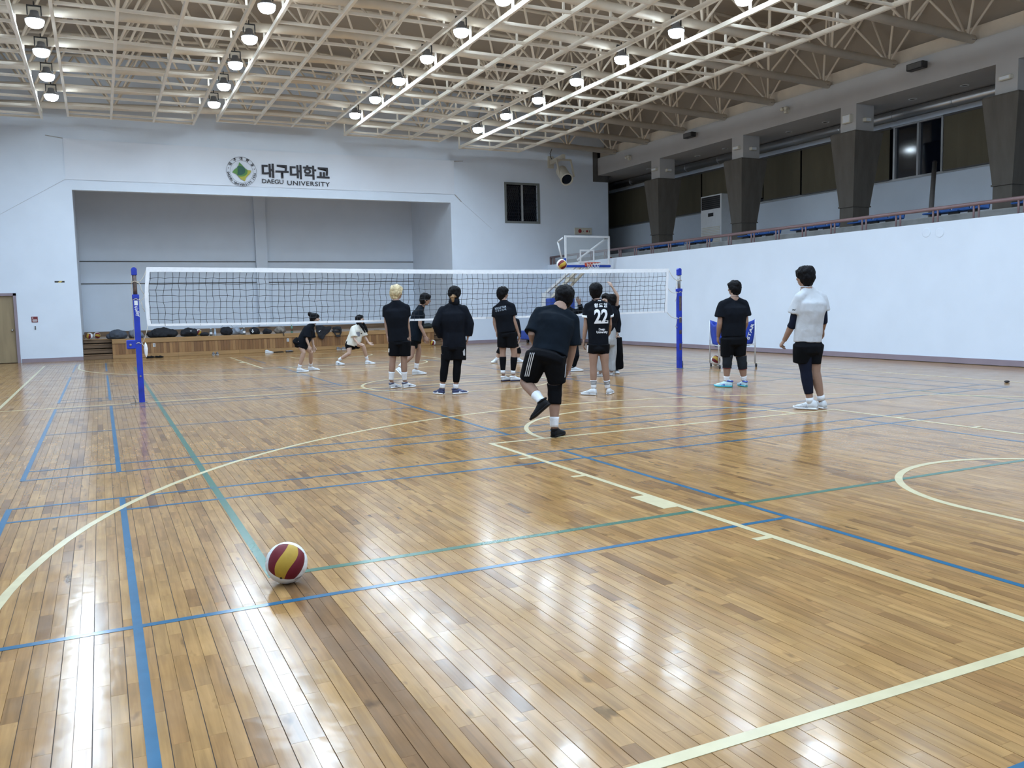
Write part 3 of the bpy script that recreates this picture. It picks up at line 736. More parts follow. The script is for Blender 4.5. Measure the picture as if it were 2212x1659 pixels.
blob(leaf, -.001, mat('yellow_green_print', (.42, .40, .05), .6), 'seal_emblem')
blob([(-.06, .30), (.0, .24), (.06, .17), (.13, .10), (.17, .075), (.19, .03), (.17, -.06), (.11, -.12), (.03, -.155), (-.07, -.16), (-.11, -.155), (-.18, -.08), (-.30, -.03), (-.24, .05), (-.14, .13), (-.09, .2)], -.004, mat('leaf_green_print', (.10, .25, .06), .6), 'seal_emblem')
blob([(-.125, .17), (-.05, .185), (.03, .17), (.09, .12), (.115, .05), (.10, -.03), (.05, -.08), (-.03, -.11), (-.14, -.11), (-.125, 0)], -.007, mat('deep_green_print', (.025, .105, .075), .6), 'seal_emblem')
M_CORD = mat('pale_cord', (.42, .40, .38), .8)
for a_, b_, r_ in ((V((-.68, YF-.02, 6.66)), V((-1.14, YF-.01, 6.72)), .012), (V((11.89, YF-.02, 6.63)), V((12.25, YF-.01, 6.66)), .012), (V((11.89, YF-.02, 5.45)), V((12.15, YF-.01, 5.2)), .014), (V((-.68, YF-.02, 5.46)), ony(0, 463, YF-.01), .003), (V((12.15, YF-.012, 5.2)), ony(1062, 494, YF-.008), .003)):
    MB().tube([a_, b_], r_, 6).build('tie_cord', M_CORD, bn)

# ================================================================== stage
sgx0, sgx1, sz = .29, 10.93, .61
s = thing('stage', (5.6, YF, 0), 'low honey coloured wooden stage filling the recess in the far wall', 'stage')
MB().bx(sgx0+.02, sgx1-.02, YF+.06, 33.5, 0, sz-.03).build('body', M_WOODD, s)
MB().bx(-.52, 11.72, YF+1.4, 33.5, 0, sz-.03).build('body', M_WOODD, s)
n = 26
for k in range(n):
    a = YF+.12+(33.5-YF-.12)*k/n; b2 = YF+.12+(33.5-YF-.12)*(k+1)/n-.004
    MB().bx(sgx0 if a < YF+1.4 else -.52, sgx1 if a < YF+1.4 else 11.72, a, b2, sz-.03, sz).build('floor_board', M_WOODL, s)
xx = sgx0
while xx < sgx1-.05:
    x1 = min(sgx1, xx+1.9); MB().bbox(xx+.002, x1-.002, YF-.005, YF+.12, sz-.145, sz+.004, .008).build('edge_board', M_WOODL, s)
    MB().bbox(xx+.002, x1-.002, YF+.005, YF+.05, 0.0, .125, .006).build('skirting', M_WOODL, s); xx = x1
M_W2 = [mat('honey_wood_%s' % nm, c, .38, var=.16, scale=4, stretch=(4, 4, .4), coat=.2) for nm, c in (('mid', (.235, .112, .036)), ('dark', (.185, .083, .025)), ('light', (.30, .155, .055)))]
k = 0; xx = sgx0
while xx < sgx1-.01:
    x1 = min(sgx1, xx+.092); k += 1
    MB().bbox(xx+.002, x1-.002, YF+.02, YF+.05, .125, sz-.145, .003).build('panel_board', random.choice((M_W2[0], M_W2[0], M_W2[1], M_W2[1], M_W2[2]) if k % 17 else (M_W2[2],)), s); xx = x1
for x0, x1 in ((-.525, sgx0), (sgx1, 11.725)):
    for q in range(4):
        z1 = .152*(q+1) if q < 3 else sz+.002
        MB().bbox(x0, x1, YF+.06+.3*q, YF+.42+.3*q if q < 3 else YF+1.42, z1-.125 if q else 0, z1-.028, .004).build('riser', M_WOODD, s)
        MB().bbox(x0, x1, YF+.04+.3*q, YF+.40+.3*q if q < 3 else YF+1.42, z1-.028, z1, .004).build('tread', M_WOODL if q == 3 else M_WOODD, s)
MB().bx(-.52, 11.72, 33.47, 33.5, sz, .78).build('back_skirting', M_WOODD, s)
MB().bx(-.52, -.49, YF+1.5, 33.47, sz, .74).bx(11.69, 11.72, YF+1.5, 33.47, sz, .74).build('side_skirting', M_WOODD, s)
for xx, nm in ((1.494, 'left'), (5.675, 'right')):
    o_ = thing('wall_socket', (xx, YF, .385), 'white twin socket on the stage front, the %s one' % nm, 'socket', 'stage front sockets')
    MB().bbox(xx-.035, xx+.035, YF+.008, YF+.02, .33, .44, .004).build('plate', M_WHITEP, o_)
    for dz in (-.025, .025): MB().lathe((xx, YF+.008, .385+dz), [(.017, 0), (.017, .004)], 12, ax=(0, -1, 0)).build('outlet', M_GREYD, o_)
# ================================================================== volleyballs
M_BW = mat('white_ball_leather', (.70, .70, .68), .45, var=.05, scale=20, bump=.15, bscale=900)
M_BR = mat('dark_red_ball_leather', (.135, .007, .015), .5, spec=.3, var=.08, scale=20, bump=.15, bscale=900)
M_BY = mat('yellow_ball_leather', (.42, .26, .03), .5, spec=.3, var=.08, scale=20, bump=.15, bscale=900)
BR_ = .105
def ball(loc, label, nrm, up, group='volleyballs'):
    global BALL
    nrm = V(nrm).normalized(); up = V(up); up = (up-nrm*up.dot(nrm)).normalized(); rt = up.cross(nrm)
    R = Matrix((rt, up, nrm)).transposed()
    if BALL is not None:
        b = copy_tree(BALL, loc, label); b.rotation_euler = R.to_euler(); return b
    b = thing('volleyball', loc, label, 'ball', group); BALL = b
    faces = [((1, 0, 0), (0, 1, 0), (0, 0, 1), 'RYR'), ((-1, 0, 0), (0, 1, 0), (0, 0, -1), 'RYR'),
             ((0, 0, 1), (1, 0, 0), (0, 1, 0), 'WWW'), ((0, 0, -1), (1, 0, 0), (0, -1, 0), 'WWW'),
             ((0, 1, 0), (0, 0, 1), (1, 0, 0), 'WWW'), ((0, -1, 0), (0, 0, 1), (-1, 0, 0), 'WWW')]
    for ax, ay, az, cs in faces:
        ax, ay, az = V(ax), V(ay), V(az)
        for s_ in range(3):
            mb = MB(); nu, nv_ = 6, 14; P = []
            for i in range(nu+1):
                for j in range(nv_+1):
                    fu = i/nu; fv = j/nv_
                    u = -1+2*(s_+fu)/3; v = -1+2*fv
                    sw = .10*math.sin(v*math.pi)*(1-u*u)
                    p = az+ax*math.tan((u+sw)*math.pi/4)+ay*math.tan(v*math.pi/4); p.normalize()
                    th0 = math.acos(max(-1, min(1, p.z))); th1 = th0+.21*math.sin(2*th0); q_ = math.hypot(p.x, p.y)
                    if q_ > 1e-6: p = V((p.x/q_*math.sin(th1), p.y/q_*math.sin(th1), math.cos(th1)))
                    e = min(fu, 1-fu)*nu/1.0; e2 = min(fv, 1-fv)*nv_/1.0
                    r_ = BR_*(1-.016*max(0, 1-min(e, e2)))
                    P.append(V(loc)+p*r_)
            F = [(i*(nv_+1)+j, (i+1)*(nv_+1)+j, (i+1)*(nv_+1)+j+1, i*(nv_+1)+j+1) for i in range(nu) for j in range(nv_)]
            mb.add(P, F).build('panel', {'R': M_BR, 'Y': M_BY, 'W': M_BW}[cs[s_]], b, smooth=True)
    q = V((.06, -.82, .57)).normalized()
    MB().lathe(V(loc)+q*BR_*.985, [(.0065, 0), (.0065, .0022), (.004, .0024)], 14, ax=q).build('valve', M_BLACKP, b)
    tm = place(fitw(textmesh('STAR', 1, .02), .042), (0, 0, 0), (1, 0, 0), (0, 1, 0))
    for v in tm.vertices:
        th = math.radians(72); ph = math.radians(-30)
        c = V((math.sin(th)*math.cos(ph), math.sin(ph), math.cos(th)*math.cos(ph)))
        tx = V((.45, .55, -.4)); tx = (tx-c*tx.dot(c)).normalized(); ty = c.cross(tx)
        x_, y_ = v.co.x, v.co.y; v.co = V(loc)+(c+tx*(x_/BR_)+ty*(y_/BR_)).normalized()*(BR_*1.003)
    linkme('print', tm, M_BLACKP, b)
    b.rotation_euler = R.to_euler(); return b
BALL = None
def tocam(p): return (EYE-V(p)).normalized()
p = onz(619, 1215.5, BR_); ball(p, 'red, yellow and white volleyball on the green line corner in the foreground', tocam(p)+V((0, 0, .12)), UP*.93+RT*.36)
p = ony(1213.3, 571.3, 15.2); ball(p, 'volleyball flying in the air just above the net', tocam(p)+RT*.3, UP*.75+RT*.8)
p = onz(1546, 778.5, BR_); ball(p, 'yellow, red and white volleyball on the floor beside the blue ball cart', tocam(p)+RT*.2+UP*.5, RT*.8-UP*.55)
p = onz(935, 742.5, BR_); p = ony(935, 742.5, 28.85); p.z = BR_; ball(p, 'white and red volleyball on the floor before the right stage end', tocam(p)-RT*.5, UP+RT*.3)
for px, py, Y, lb, a, b_ in ((193, 721, 29.9, 'front one of two volleyballs on the left end of the stage', RT*-.6, UP), (209, 716, 30.6, 'volleyball behind another volleyball on the left end of the stage', RT*.5, RT),
                             (428.5, 711, 30.3, 'brown and white volleyball on the stage behind a black backpack', RT*.7-UP*.3, UP+RT*.5)):
    p = ony(px, py, Y); p.z = .612+BR_; ball(p, lb, tocam(p)+a, b_)
p = onx(1320.5, 556, 16.1); p.z = 2.72+BR_ if p.z < 2.7 else p.z
ball(V((16.05, p.y, 2.72+BR_+.06)), 'yellow and black looking volleyball lying behind the mauve gallery railing', tocam(p)+RT*.4, RT*.7+UP)

# ================================================================== net and posts
M_POST = mat('blue_post_paint', (.008, .030, .36), .35, var=.25, scale=7)
M_RUST = mat('worn_brown_tube', (.12, .085, .07), .5, metal=.4, var=.35, scale=18)
M_STEELT = mat('dull_steel_tube', (.25, .24, .23), .4, metal=.6, var=.2, scale=14)
M_ROPE = mat('pale_rope', (.52, .47, .38), .8, var=.15, scale=60)
M_NETW = mat('white_net_tape', (.76, .77, .79), .55, var=.05, scale=14)
M_NETB = mat('black_net_cord', (.018, .02, .026), .7, var=.2)
NY = 14.46
def prof(t, x):
    for (a, za), (b, zb) in zip(t[:-1], t[1:]):
        if x <= b: return za+(zb-za)*(x-a)/(b-a)
    return t[-1][1]
NT = [(.70, 2.106), (2.25, 2.094), (4.27, 2.070), (6.0, 2.052), (7.94, 2.050), (10.59, 2.066)]
NB_ = [(.66, 1.20), (2.2, 1.172), (4.24, 1.160), (5.44, 1.157), (8.2, 1.155), (10.54, 1.178)]
def npt(u, v):
    x = .70+(10.585-.70)*u; xb = .665+(10.535-.665)*u
    zt = prof(NT, x); zb = prof(NB_, xb)
    return V((x+(xb-x)*v - .03*math.sin(math.pi*v)*(1-u)*(1 if u < .03 else .3), NY+.02*math.sin(u*9)*math.sin(math.pi*v), zt+(zb-zt)*v))
net = thing('volleyball_net', (5.6, NY, 1.2), 'black mesh volleyball net with white tapes strung between the two blue posts', 'net')
def ribbon(f, n, w0, w1, th, name, m):
    P = []; F = []
    for k in range(n+1):
        a, b = f(k/n, 0), f(k/n, 1)
        for q in (a, b):
            for d in (-th/2, th/2): P.append(q+V((0, d, 0)))
    for k in range(n):
        o = k*4; F += [(o, o+2, o+6, o+4), (o+1, o+5, o+7, o+3), (o, o+4, o+5, o+1), (o+2, o+3, o+7, o+6)]
    F += [(0, 1, 3, 2), (n*4, n*4+2, n*4+3, n*4+1)]
    return fixn(MB().add(P, F).build(name, m, net))
ribbon(lambda u, e: npt(u, 0)+V((0, .004*math.sin(u*140), -.072*e)), 90, 0, 0, .012, 'top_tape', M_NETW)
ribbon(lambda u, e: npt(u, 1)+V((0, .003*math.sin(u*90), -.008+.036*e)), 60, 0, 0, .010, 'bottom_tape', M_NETW)
ribbon(lambda u, e: npt(0, u)+V((.055*e-.005, 0, 0)), 12, 0, 0, .012, 'side_tape', M_NETW)
ribbon(lambda u, e: npt(1, u)+V((-.055*e+.005, 0, 0)), 12, 0, 0, .012, 'side_tape', M_NETW)
st_ = MB(); rn = random.Random(3); NC, NR = 96, 9
jit = {}
def node(i, j):
    if (i, j) not in jit:
        q = npt((i+.6)/(NC+.2), (.072+(j)*(.94-.072-.0)/NR+.004)/.94 if True else 0)
        jit[(i, j)] = q+V((rn.uniform(-.012, .012)+.02*math.sin(j*1.3+i*.2)*(.3), rn.uniform(-.006, .006), rn.uniform(-.008, .008)))
    return jit[(i, j)]
for i in range(NC):
    st_.loft([node(i, j) for j in range(NR+1)], [.0036]*(NR+1), n=4)
for j in range(1, NR):
    st_.loft([npt(0, (.072+j*(.868)/NR)/.94)]+[node(i, j) for i in range(NC)]+[npt(1, (.072+j*.868/NR)/.94)], [.0036]*(NC+2), n=4)
o = st_.build('mesh_cords', M_NETB, net); o['kind'] = 'stuff'
nlp = [npt(0, 0)+V((0, 0, -.02)), npt(0, .45), npt(0, 1)]; nrp = [npt(1, 0)+V((0, 0, -.02)), npt(1, .45), npt(1, 1)]
def post(x, y, label, left):
    t = thing('net_post', (x, y, 0), label, 'post', 'blue net posts')
    px = 296 if left else 1467
    zt = ony(px, 577 if left else 579, y).z; zc = ony(px, 595, y).z; zl = ony(px, 637 if left else 624, y).z
    MB().bbox(x-.042, x+.042, y-.042, y+.042, 0, zl, .006).build('lower_tube', M_POST, t)
    MB().bbox(x-.05, x+.05, y-.05, y+.05, zl-.06, zl+.005, .006).build('clamp_collar', M_POST, t)
    MB().cyl((x, y, zl-.05), (x, y, zc+.02), .031, 16).build('inner_tube', M_RUST if left else M_STEELT, t, smooth=True)
    MB().bbox(x-.04, x+.04, y-.035, y+.035, zc, zt-.04, .01).cyl((x, y-.036, zt-.045), (x, y+.036, zt-.045), .042, 18).build('pulley_head', M_POST, t)
    MB().bx(x-.075, x+.075, y-.06, y+.06, 0, .006).build('floor_plate', M_STEELT, t)
    rp = []
    sg_ = 1 if left else -1
    for z_, e in zip((zc-.10, zl-.07, .93 if left else 1.05), nlp if left else nrp):
        r_ = MB(); pts = [(x+.05*math.cos(a), y+.05*math.sin(a), z_+.012*math.sin(3*a)) for a in [k*.45 for k in range(15)]]
        r_.tube(pts, .006, 6)
        a = V((x+sg_*.05, y, z_)); b = e
        r_.tube([a+(b-a)*t_+V((0, 0, -.05*math.sin(math.pi*t_))) for t_ in (0, .25, .5, .75, 1)], .005, 6)
        r_.tube([a, a+V((sg_*.03, -.02, -.06)), a+V((sg_*.04, -.02, -.13)), a+V((sg_*.07, -.03, -.19))], .005, 6)
        r_.build('rope_tie', M_ROPE, t, smooth=True)
    if left:
        MB().bbox(x-.17, x-.04, y-.05, y+.03, .845, .985, .012).build('winch_bracket', M_POST, t)
        MB().lathe((x-.115, y-.05, .91), [(.018, 0), (.018, .012), (.008, .016)], 12, ax=(0, -1, 0)).build('bracket_bolt', M_STEELT, t)
        MB().bx(x-.025, x+.025, y-.0445, y-.042, 1.52, 1.59).build('sticker', M_WHITEP, t)
        tm = fitw(textmesh('Volley', 1, .02, shear=.3), .17); place(tm, (x+.005, y-.0435, 1.42), (.25, 0, -.97), (.97, 0, .25)); linkme('script_lettering', tm, M_WHITEP, t)
        MB().tube([(x-.043, y-.01, zt-.05), (x-.052, y-.01, 1.5), (x-.05, y-.01, .98)], .004, 6).build('wire', M_ROPE, t)
        MB().lathe((x, y-.042, .42), [(.014, 0), (.014, .012)], 10, ax=(0, -1, 0)).build('side_bolt', M_STEELT, t)
        MB().lathe((x+.10, y-.03, .84), [(.004, .1), (.02, .06), (.03, 0), (.02, -.09), (.005, -.13)], 8).build('rope_tassel', M_NETW, t)
        MB().bar((x-.17, y-.02, .004), (x-.03, y-.02, .004), .05, .008).tube([(x-.09, y-.03, .0), (x-.10, y-.03, .06), (x-.125, y-.03, .12)], .007, 6).build('floor_anchor_lever', M_STEELT, t)
    else:
        MB().lathe((x+.085, y+.02, .075), [(.03, -.022), (.068, -.02), (.075, -.01), (.075, .01), (.068, .02), (.03, .022)], 20, ax=(.8, -.6, 0)).build('transport_wheel', mat('dusty_rubber', (.06, .055, .05), .7), t, smooth=False)
        for z_, s_ in ((1.62, 1), (.86, -1), (.55, 1)): MB().tube([(x+s_*.04, y, z_), (x+s_*.075, y, z_-.01), (x+s_*.07, y, z_-.035)], .008, 6).build('hook', M_STEELT, t)
        for z_, h_ in ((1.2, .30), (.95, .12), (.72, .08), (.38, .14)): MB().bx(x-.028, x+.03, y-.0435, y-.042, z_, z_+h_).build('paint_chip', M_RUST, t)
post(.515, NY, 'left blue net post with brown inner tube and winch bracket', True)
post(10.845, NY, 'right blue net post with chipped paint and a small wheel', False)

# ================================================================== basketball backstop
hp = thing('basketball_hoop', (14.5, 25.5, 0), 'portable basketball hoop with clear white framed backboard in the far right corner', 'basketball hoop')
M_BGL = bpy.data.materials.new('clear_board'); M_BGL.use_nodes = True
_b = M_BGL.node_tree.nodes['Principled BSDF']; _b.inputs['Base Color'].default_value = (.75, .80, .82, 1); _b.inputs['Roughness'].default_value = .05; _b.inputs['Alpha'].default_value = .16
HY = 24.3; hx0, hx1, hz0, hz1 = 13.69, 15.40, 2.63, 3.60
MB().bx(hx0+.05, hx1-.05, HY-.006, HY+.006, hz0+.05, hz1-.05).build('board_pane', M_BGL, hp)
for a in ((hx0, hx1, hz1-.06, hz1), (hx0, hx1, hz0, hz0+.06), (hx0, hx0+.06, hz0+.06, hz1-.06), (hx1-.06, hx1, hz0+.06, hz1-.06)): MB().bx(a[0], a[1], HY-.02, HY+.02, a[2], a[3]).build('board_frame', M_WHITEP, hp)
for a in ((14.245, 14.80, 3.10, 3.15), (14.245, 14.80, 2.72, 2.77), (14.245, 14.295, 2.77, 3.10), (14.75, 14.80, 2.77, 3.10)): MB().bx(a[0], a[1], HY-.014, HY-.006, a[2], a[3]).build('target_square', M_WHITEP, hp)
M_PAD = mat('blue_pad_vinyl', (.012, .055, .36), .4, var=.1)
MB().bbox(hx0-.02, hx1+.01, HY-.035, HY+.035, hz0-.06, hz0+.02, .012).build('bottom_pad', M_PAD, hp); MB().bbox(hx0-.035, hx0+.03, HY-.035, HY+.035, hz0, hz0+.24, .012).build('corner_pad', M_PAD, hp)
M_RIM = mat('orange_rim_paint', (.50, .06, .02), .4)
rc = V((14.53, HY-.38, 2.70))
MB().loft([rc+V((.225*math.cos(a), .225*math.sin(a), 0)) for a in [2*math.pi*k/24 for k in range(25)]], [.010]*25, n=8).build('rim', M_RIM, hp, smooth=True)
MB().bx(14.42, 14.64, HY-.16, HY-.02, 2.60, 2.72).build('rim_bracket', M_RIM, hp)
nm_ = MB()
for k in range(12):
    for s_ in (1, -1):
        pts = []
        for q in range(6):
            a = 2*math.pi*(k+s_*q*.5)/12; r_ = .215-.022*q-(.0 if q < 5 else -.005); pts.append(rc+V((r_*math.cos(a), r_*math.sin(a), -.085*q)))
        nm_.loft(pts, [.0045]*6, n=4)
o = nm_.build('rim_net', M_NETW, hp); o['kind'] = 'stuff'
a = ony(1247, 562, HY+.75); b = ony(1311, 514, HY+.06)
MB().tube([a, b], .035, 10).build('brace', M_WHITEP, hp, smooth=True); MB().bx(b.x-.12, b.x+.05, HY+.02, HY+.06, b.z-.05, b.z+.06).build('brace_clamp', M_STEELT, hp)
a2 = ony(1216, 520, HY+.1); MB().tube([a2+V((-.05, .25, -.02)), a2+V((.0, 0, .09)), ], .03, 8).tube([a2+V((-.05, .25, -.02)), V((hx0+.2, HY+.5, 2.75))], .03, 8).build('brace', M_WHITEP, hp, smooth=True)
b0 = V((14.28, 26.5, 1.75)); b1 = V((14.50, HY+.12, 2.66))
for dx in (-.16, .16):
    MB().bar(b0+V((dx, 0, .02)), b1+V((dx, 0, .10)), .07, .09).build('arm', M_WHITEP, hp)
    MB().bar(b0+V((dx, -.15, -.28)), b1+V((dx, 0, -.06)), .06, .08).build('arm', M_CREAMP, hp)
for t_ in (.3, .6): q = b0+(b1-b0)*t_; MB().bar(q+V((-.16, 0, -.08)), q+V((.16, 0, -.08)), .1, .16).build('arm_bridge', M_CREAMP, hp)
MB().bbox(14.1, 14.5, 26.35, 26.75, .3, 1.8, .02).build('mast', M_WHITEP, hp)
MB().bbox(14.02, 14.98, 25.95, 26.30, .25, 1.60, .03).build('front_pad', M_PAD, hp); MB().bbox(13.95, 15.05, 26.0, 28.2, .12, .45, .03).build('base', M_PAD, hp)
for xx, yy_ in ((14.1, 26.2), (14.9, 26.2), (14.1, 27.9), (14.9, 27.9)): MB().lathe((xx-.03, yy_, .06), [(.06, 0), (.06, .06)], 14, ax=(1, 0, 0)).build('caster', M_BLACKP, hp)

# ================================================================== ball cart
ct = thing('ball_cart', (11.8, 13.9, 0), 'blue cloth ball cart on white wheeled legs behind the player with knee sleeves', 'ball cart')
A = V((11.32, 13.78, 0)); B = V((12.17, 13.66, 0)); Cc = ony(1610, 700, 14.22); Cc.z = 0; D = Cc+(A-B)
M_CART = mat('white_cart_tube', (.60, .61, .62), .35, metal=.2); M_CLOTH = mat('blue_cart_cloth', (.012, .045, .36), .7, var=.15, scale=5, bump=.25, bscale=14)
cen = (A+B+Cc+D)/4
for q in (A, B, Cc, D):
    MB().tube([q+V((0, 0, .075)), q+V((0, 0, .98))], .014, 8).build('leg', M_CART, ct, smooth=True)
    MB().lathe(q+V((.018, -.012, .04)), [(.02, -.014), (.038, -.012), (.04, 0), (.038, .012), (.02, .014)], 16, ax=(.9, -.4, 0)).build('caster', M_BLACKP, ct)
MB().bar(A+V((0, 0, .47)), B+V((0, 0, .47)), .02, .025).bar(B+V((0, 0, .47)), Cc+V((0, 0, .47)), .02, .025).bar(Cc+V((0, 0, .47)), D+V((0, 0, .47)), .02, .025).bar(D+V((0, 0, .47)), A+V((0, 0, .47)), .02, .025).build('lower_frame', M_CART, ct)
P = []; F = []; cn = [A, B, Cc, D]; NU, NV = 10, 8
for s_ in range(4):
    a, b = cn[s_], cn[(s_+1) % 4]; o_ = len(P)
    for i in range(NU+1):
        u = i/NU; q = a+(b-a)*u
        for j in range(NV+1):
            v = j/NV; inn = (cen-q)*(.10*(1-v)**2+.03*math.sin(math.pi*u)*math.sin(math.pi*v))
            P.append(V((q.x+inn.x, q.y+inn.y, .50-.07*math.sin(math.pi*u)*(1-v)+(.49-.10*math.sin(math.pi*u))*v+.07*(1-v)*0)))
    for i in range(NU):
        for j in range(NV): F.append((o_+i*(NV+1)+j, o_+(i+1)*(NV+1)+j, o_+(i+1)*(NV+1)+j+1, o_+i*(NV+1)+j+1))
nb = len(P); P += [cen+V((0, 0, .42))]
for s_ in range(4):
    o_ = s_*(NU+1)*(NV+1)
    for i in range(NU): F.append((nb, o_+(i+1)*(NV+1), o_+i*(NV+1)))
bag = MB().add(P, F).build('cloth_bag', M_CLOTH, ct, smooth=True)
sm_ = bag.modifiers.new('thickness', 'SOLIDIFY'); sm_.thickness = .006
dv = (Cc-B).normalized(); tm = fitw(textmesh('STAR', 1, .03), .36, .07); nrm = V((dv.y, -dv.x, 0))
if nrm.dot(EYE-B) < 0: nrm = -nrm; 
ax_ = V((0, 0, 1)).cross(nrm).normalized()
place(tm, B+dv*.02+(A-B).normalized()*.12+V((0, -.018, .74)), (B-A).normalized()*.35+V((0, 0, .93)), (A-B).normalized()*.93+V((0, 0, .35))); linkme('white_lettering', tm, M_WHITEP, ct)

# ================================================================== shoes
M_SOLEW = mat('white_rubber_sole', (.70, .71, .72), .5, var=.04)
M_SOLEB = mat('black_rubber_sole', (.006, .006, .007), .7, spec=.2)
def shoe_parts(parent, heel, d, upm, L, m_up, m_sole, laces=None, stripe=None, w=1.0, low=False, zup=None, collar=None):
    # heel: ground point under the back of the heel, d: toe direction (unit), upm: sole-to-ankle direction
    d = V(d).normalized(); z = V(zup) if zup is not None else V((0, 0, 1)); z = (z-d*z.dot(d)).normalized(); sd = d.cross(z)
    st = [(0.0, .024, .062, .0), (.04, .034, .096 if not low else .06, 0), (.16, .038, .108 if not low else .062, 0), (.30, .039, .104 if not low else .058, 0), (.42, .040, .088 if not low else .052, 0), (.56, .045, .070, 0), (.70, .049, .057, 0), (.84, .046, .048, .004), (.94, .032, .032, .009), (1.0, .014, .022, .014)]
    up = MB(); so = MB(); n = 12
    for mb_, kind in ((up, 0), (so, 1)):
        P = []
        for t, hw, ht, lift in st:
            c = V(heel)+d*(t*L)
            for k in range(n):
                a = 2*math.pi*k/n; cx = math.copysign(abs(math.cos(a))**.6, math.cos(a)); sx = math.copysign(abs(math.sin(a))**.6, math.sin(a))
                if kind == 0: lo, hi, ww = .012+lift, ht, hw*(1-.35*max(0, sx)*(ht/.1))
                else: lo, hi, ww = lift*.8, .027+lift*.6, hw*1.07
                P.append(c+sd*(cx*ww*w*L/.27)+z*((lo+hi)/2+sx*(hi-lo)/2)*(L/.27))
        F = [(i*n+k, i*n+(k+1) % n, (i+1)*n+(k+1) % n, (i+1)*n+k) for i in range(len(st)-1) for k in range(n)]
        F += [tuple(range(n))[::-1], tuple((len(st)-1)*n+k for k in range(n))]
        mb_.add(P, F)
    u = fixn(up.build('shoe', m_up, parent, smooth=True)); fixn(so.build('sole', m_sole, u, smooth=True))
    k_ = L/.27
    if laces:
        lm = MB()
        for q in range(4):
            c = V(heel)+d*(L*(.40+.07*q))+z*((.082-.009*q)*k_); lm.tube([c-sd*.022*k_-z*.006, c+z*.004, c+sd*.022*k_-z*.006], .004, 5)
        lm.build('laces', laces, u)
    if stripe:
        for s_ in (-1, 1):
            sm = MB()
            for q in range(3):
                c = V(heel)+d*(L*(.40+.075*q))+sd*(s_*.0415*k_*w); sm.bar(c+z*.025*k_-d*.01, c+z*.058*k_+d*.012-sd*(s_*.008), .012*k_, .006, sd)
            sm.build('side_stripes', stripe, u)
    if collar:
        c = V(heel)+d*(L*.16)+z*(.088*k_); cm = MB(); cm.loft([c+d*(.05*math.cos(a))*k_+sd*(.032*math.sin(a))*k_+z*(.006*math.cos(a)) for a in [2*math.pi*q/14 for q in range(15)]], [.011*k_]*15, n=6); cm.build('collar', collar, u, smooth=True)
    return u
M_SHL = mat('light_grey_shoe_trim', (.30, .31, .33), .6)
M_SHW = mat('white_shoe_mesh', (.54, .555, .57), .55, var=.06, scale=30)
M_SHG = mat('grey_shoe_cloth', (.16, .155, .16), .7, var=.15, scale=20)
M_SHK = mat('black_shoe_knit', (.006, .0065, .008), .7, spec=.2, var=.2, scale=30)
def pair(name, label, cat, px, Y, d1, d2, m_up, m_sole, L=.26, gap=.13, low=False, laces=None, stripe=None, z=0.0, single=False):
    p = ony(px, 750, Y); p.z = z
    out = []
    for k, (dd, nm) in enumerate(((d1, 'left'), (d2, 'right'))):
        if single and k: break
        q = p+V(((k-.5)*gap if not single else 0, 0, 0)); t = thing(name, q, label if single else label+', the %s one' % nm, cat, None if single else label.split(',')[0][:40])
        shoe_parts(t, q, V(dd), None, L, m_up, m_sole, laces=laces, stripe=stripe, low=low)
pair('sandal', 'dark slip-on sandal on the floor before the left part of the stage', 'sandal', 325, 28.85, (.9, .3, 0), (.8, -.5, 0), M_SHK, M_SOLEB, .27, .26, True)
pair('sneaker', 'grey sneaker with white sole standing against the stage front', 'shoe', 465, 28.85, (.1, 1, 0), (-.05, 1, 0), M_SHG, M_SOLEW, .26, .13, laces=M_SOLEW)
pair('sneaker', 'single white sneaker lying before the stage left of a dark slide', 'shoe', 572, 28.75, (.95, -.1, 0), (1, 0, 0), M_SHW, M_SOLEW, .27, 0, laces=M_SOLEW, single=True)
pair('slide_sandal', 'grey slide sandal on the floor behind the crouching player in black', 'sandal', 617, 28.8, (.95, .1, 0), (1, .3, 0), M_SHG, M_SOLEB, .26, .1, True, single=True)
pair('sneaker', 'dark sneaker with white sole before the stage, between the two crouching players', 'shoe', 733, 28.9, (.8, .6, 0), (.95, .1, 0), M_SHG, M_SOLEW, .25, .17)
pair('sneaker', 'white sneaker by the steps at the right end of the stage', 'shoe', 984, 28.8, (.6, -.6, 0), (.9, -.2, 0), M_SHW, M_SOLEW, .27, .16, laces=M_SOLEW)
tag(MB().bbox(ony(585, 760, 28.9).x, ony(612, 760, 28.9).x, 28.8, 29.05, 0, .02, .006).build('flat_pouch', M_SHK, at=ony(598, 760, 28.9)*1.0), 'flat dark pouch on the floor between the white sneaker and the grey slide', 'pouch')

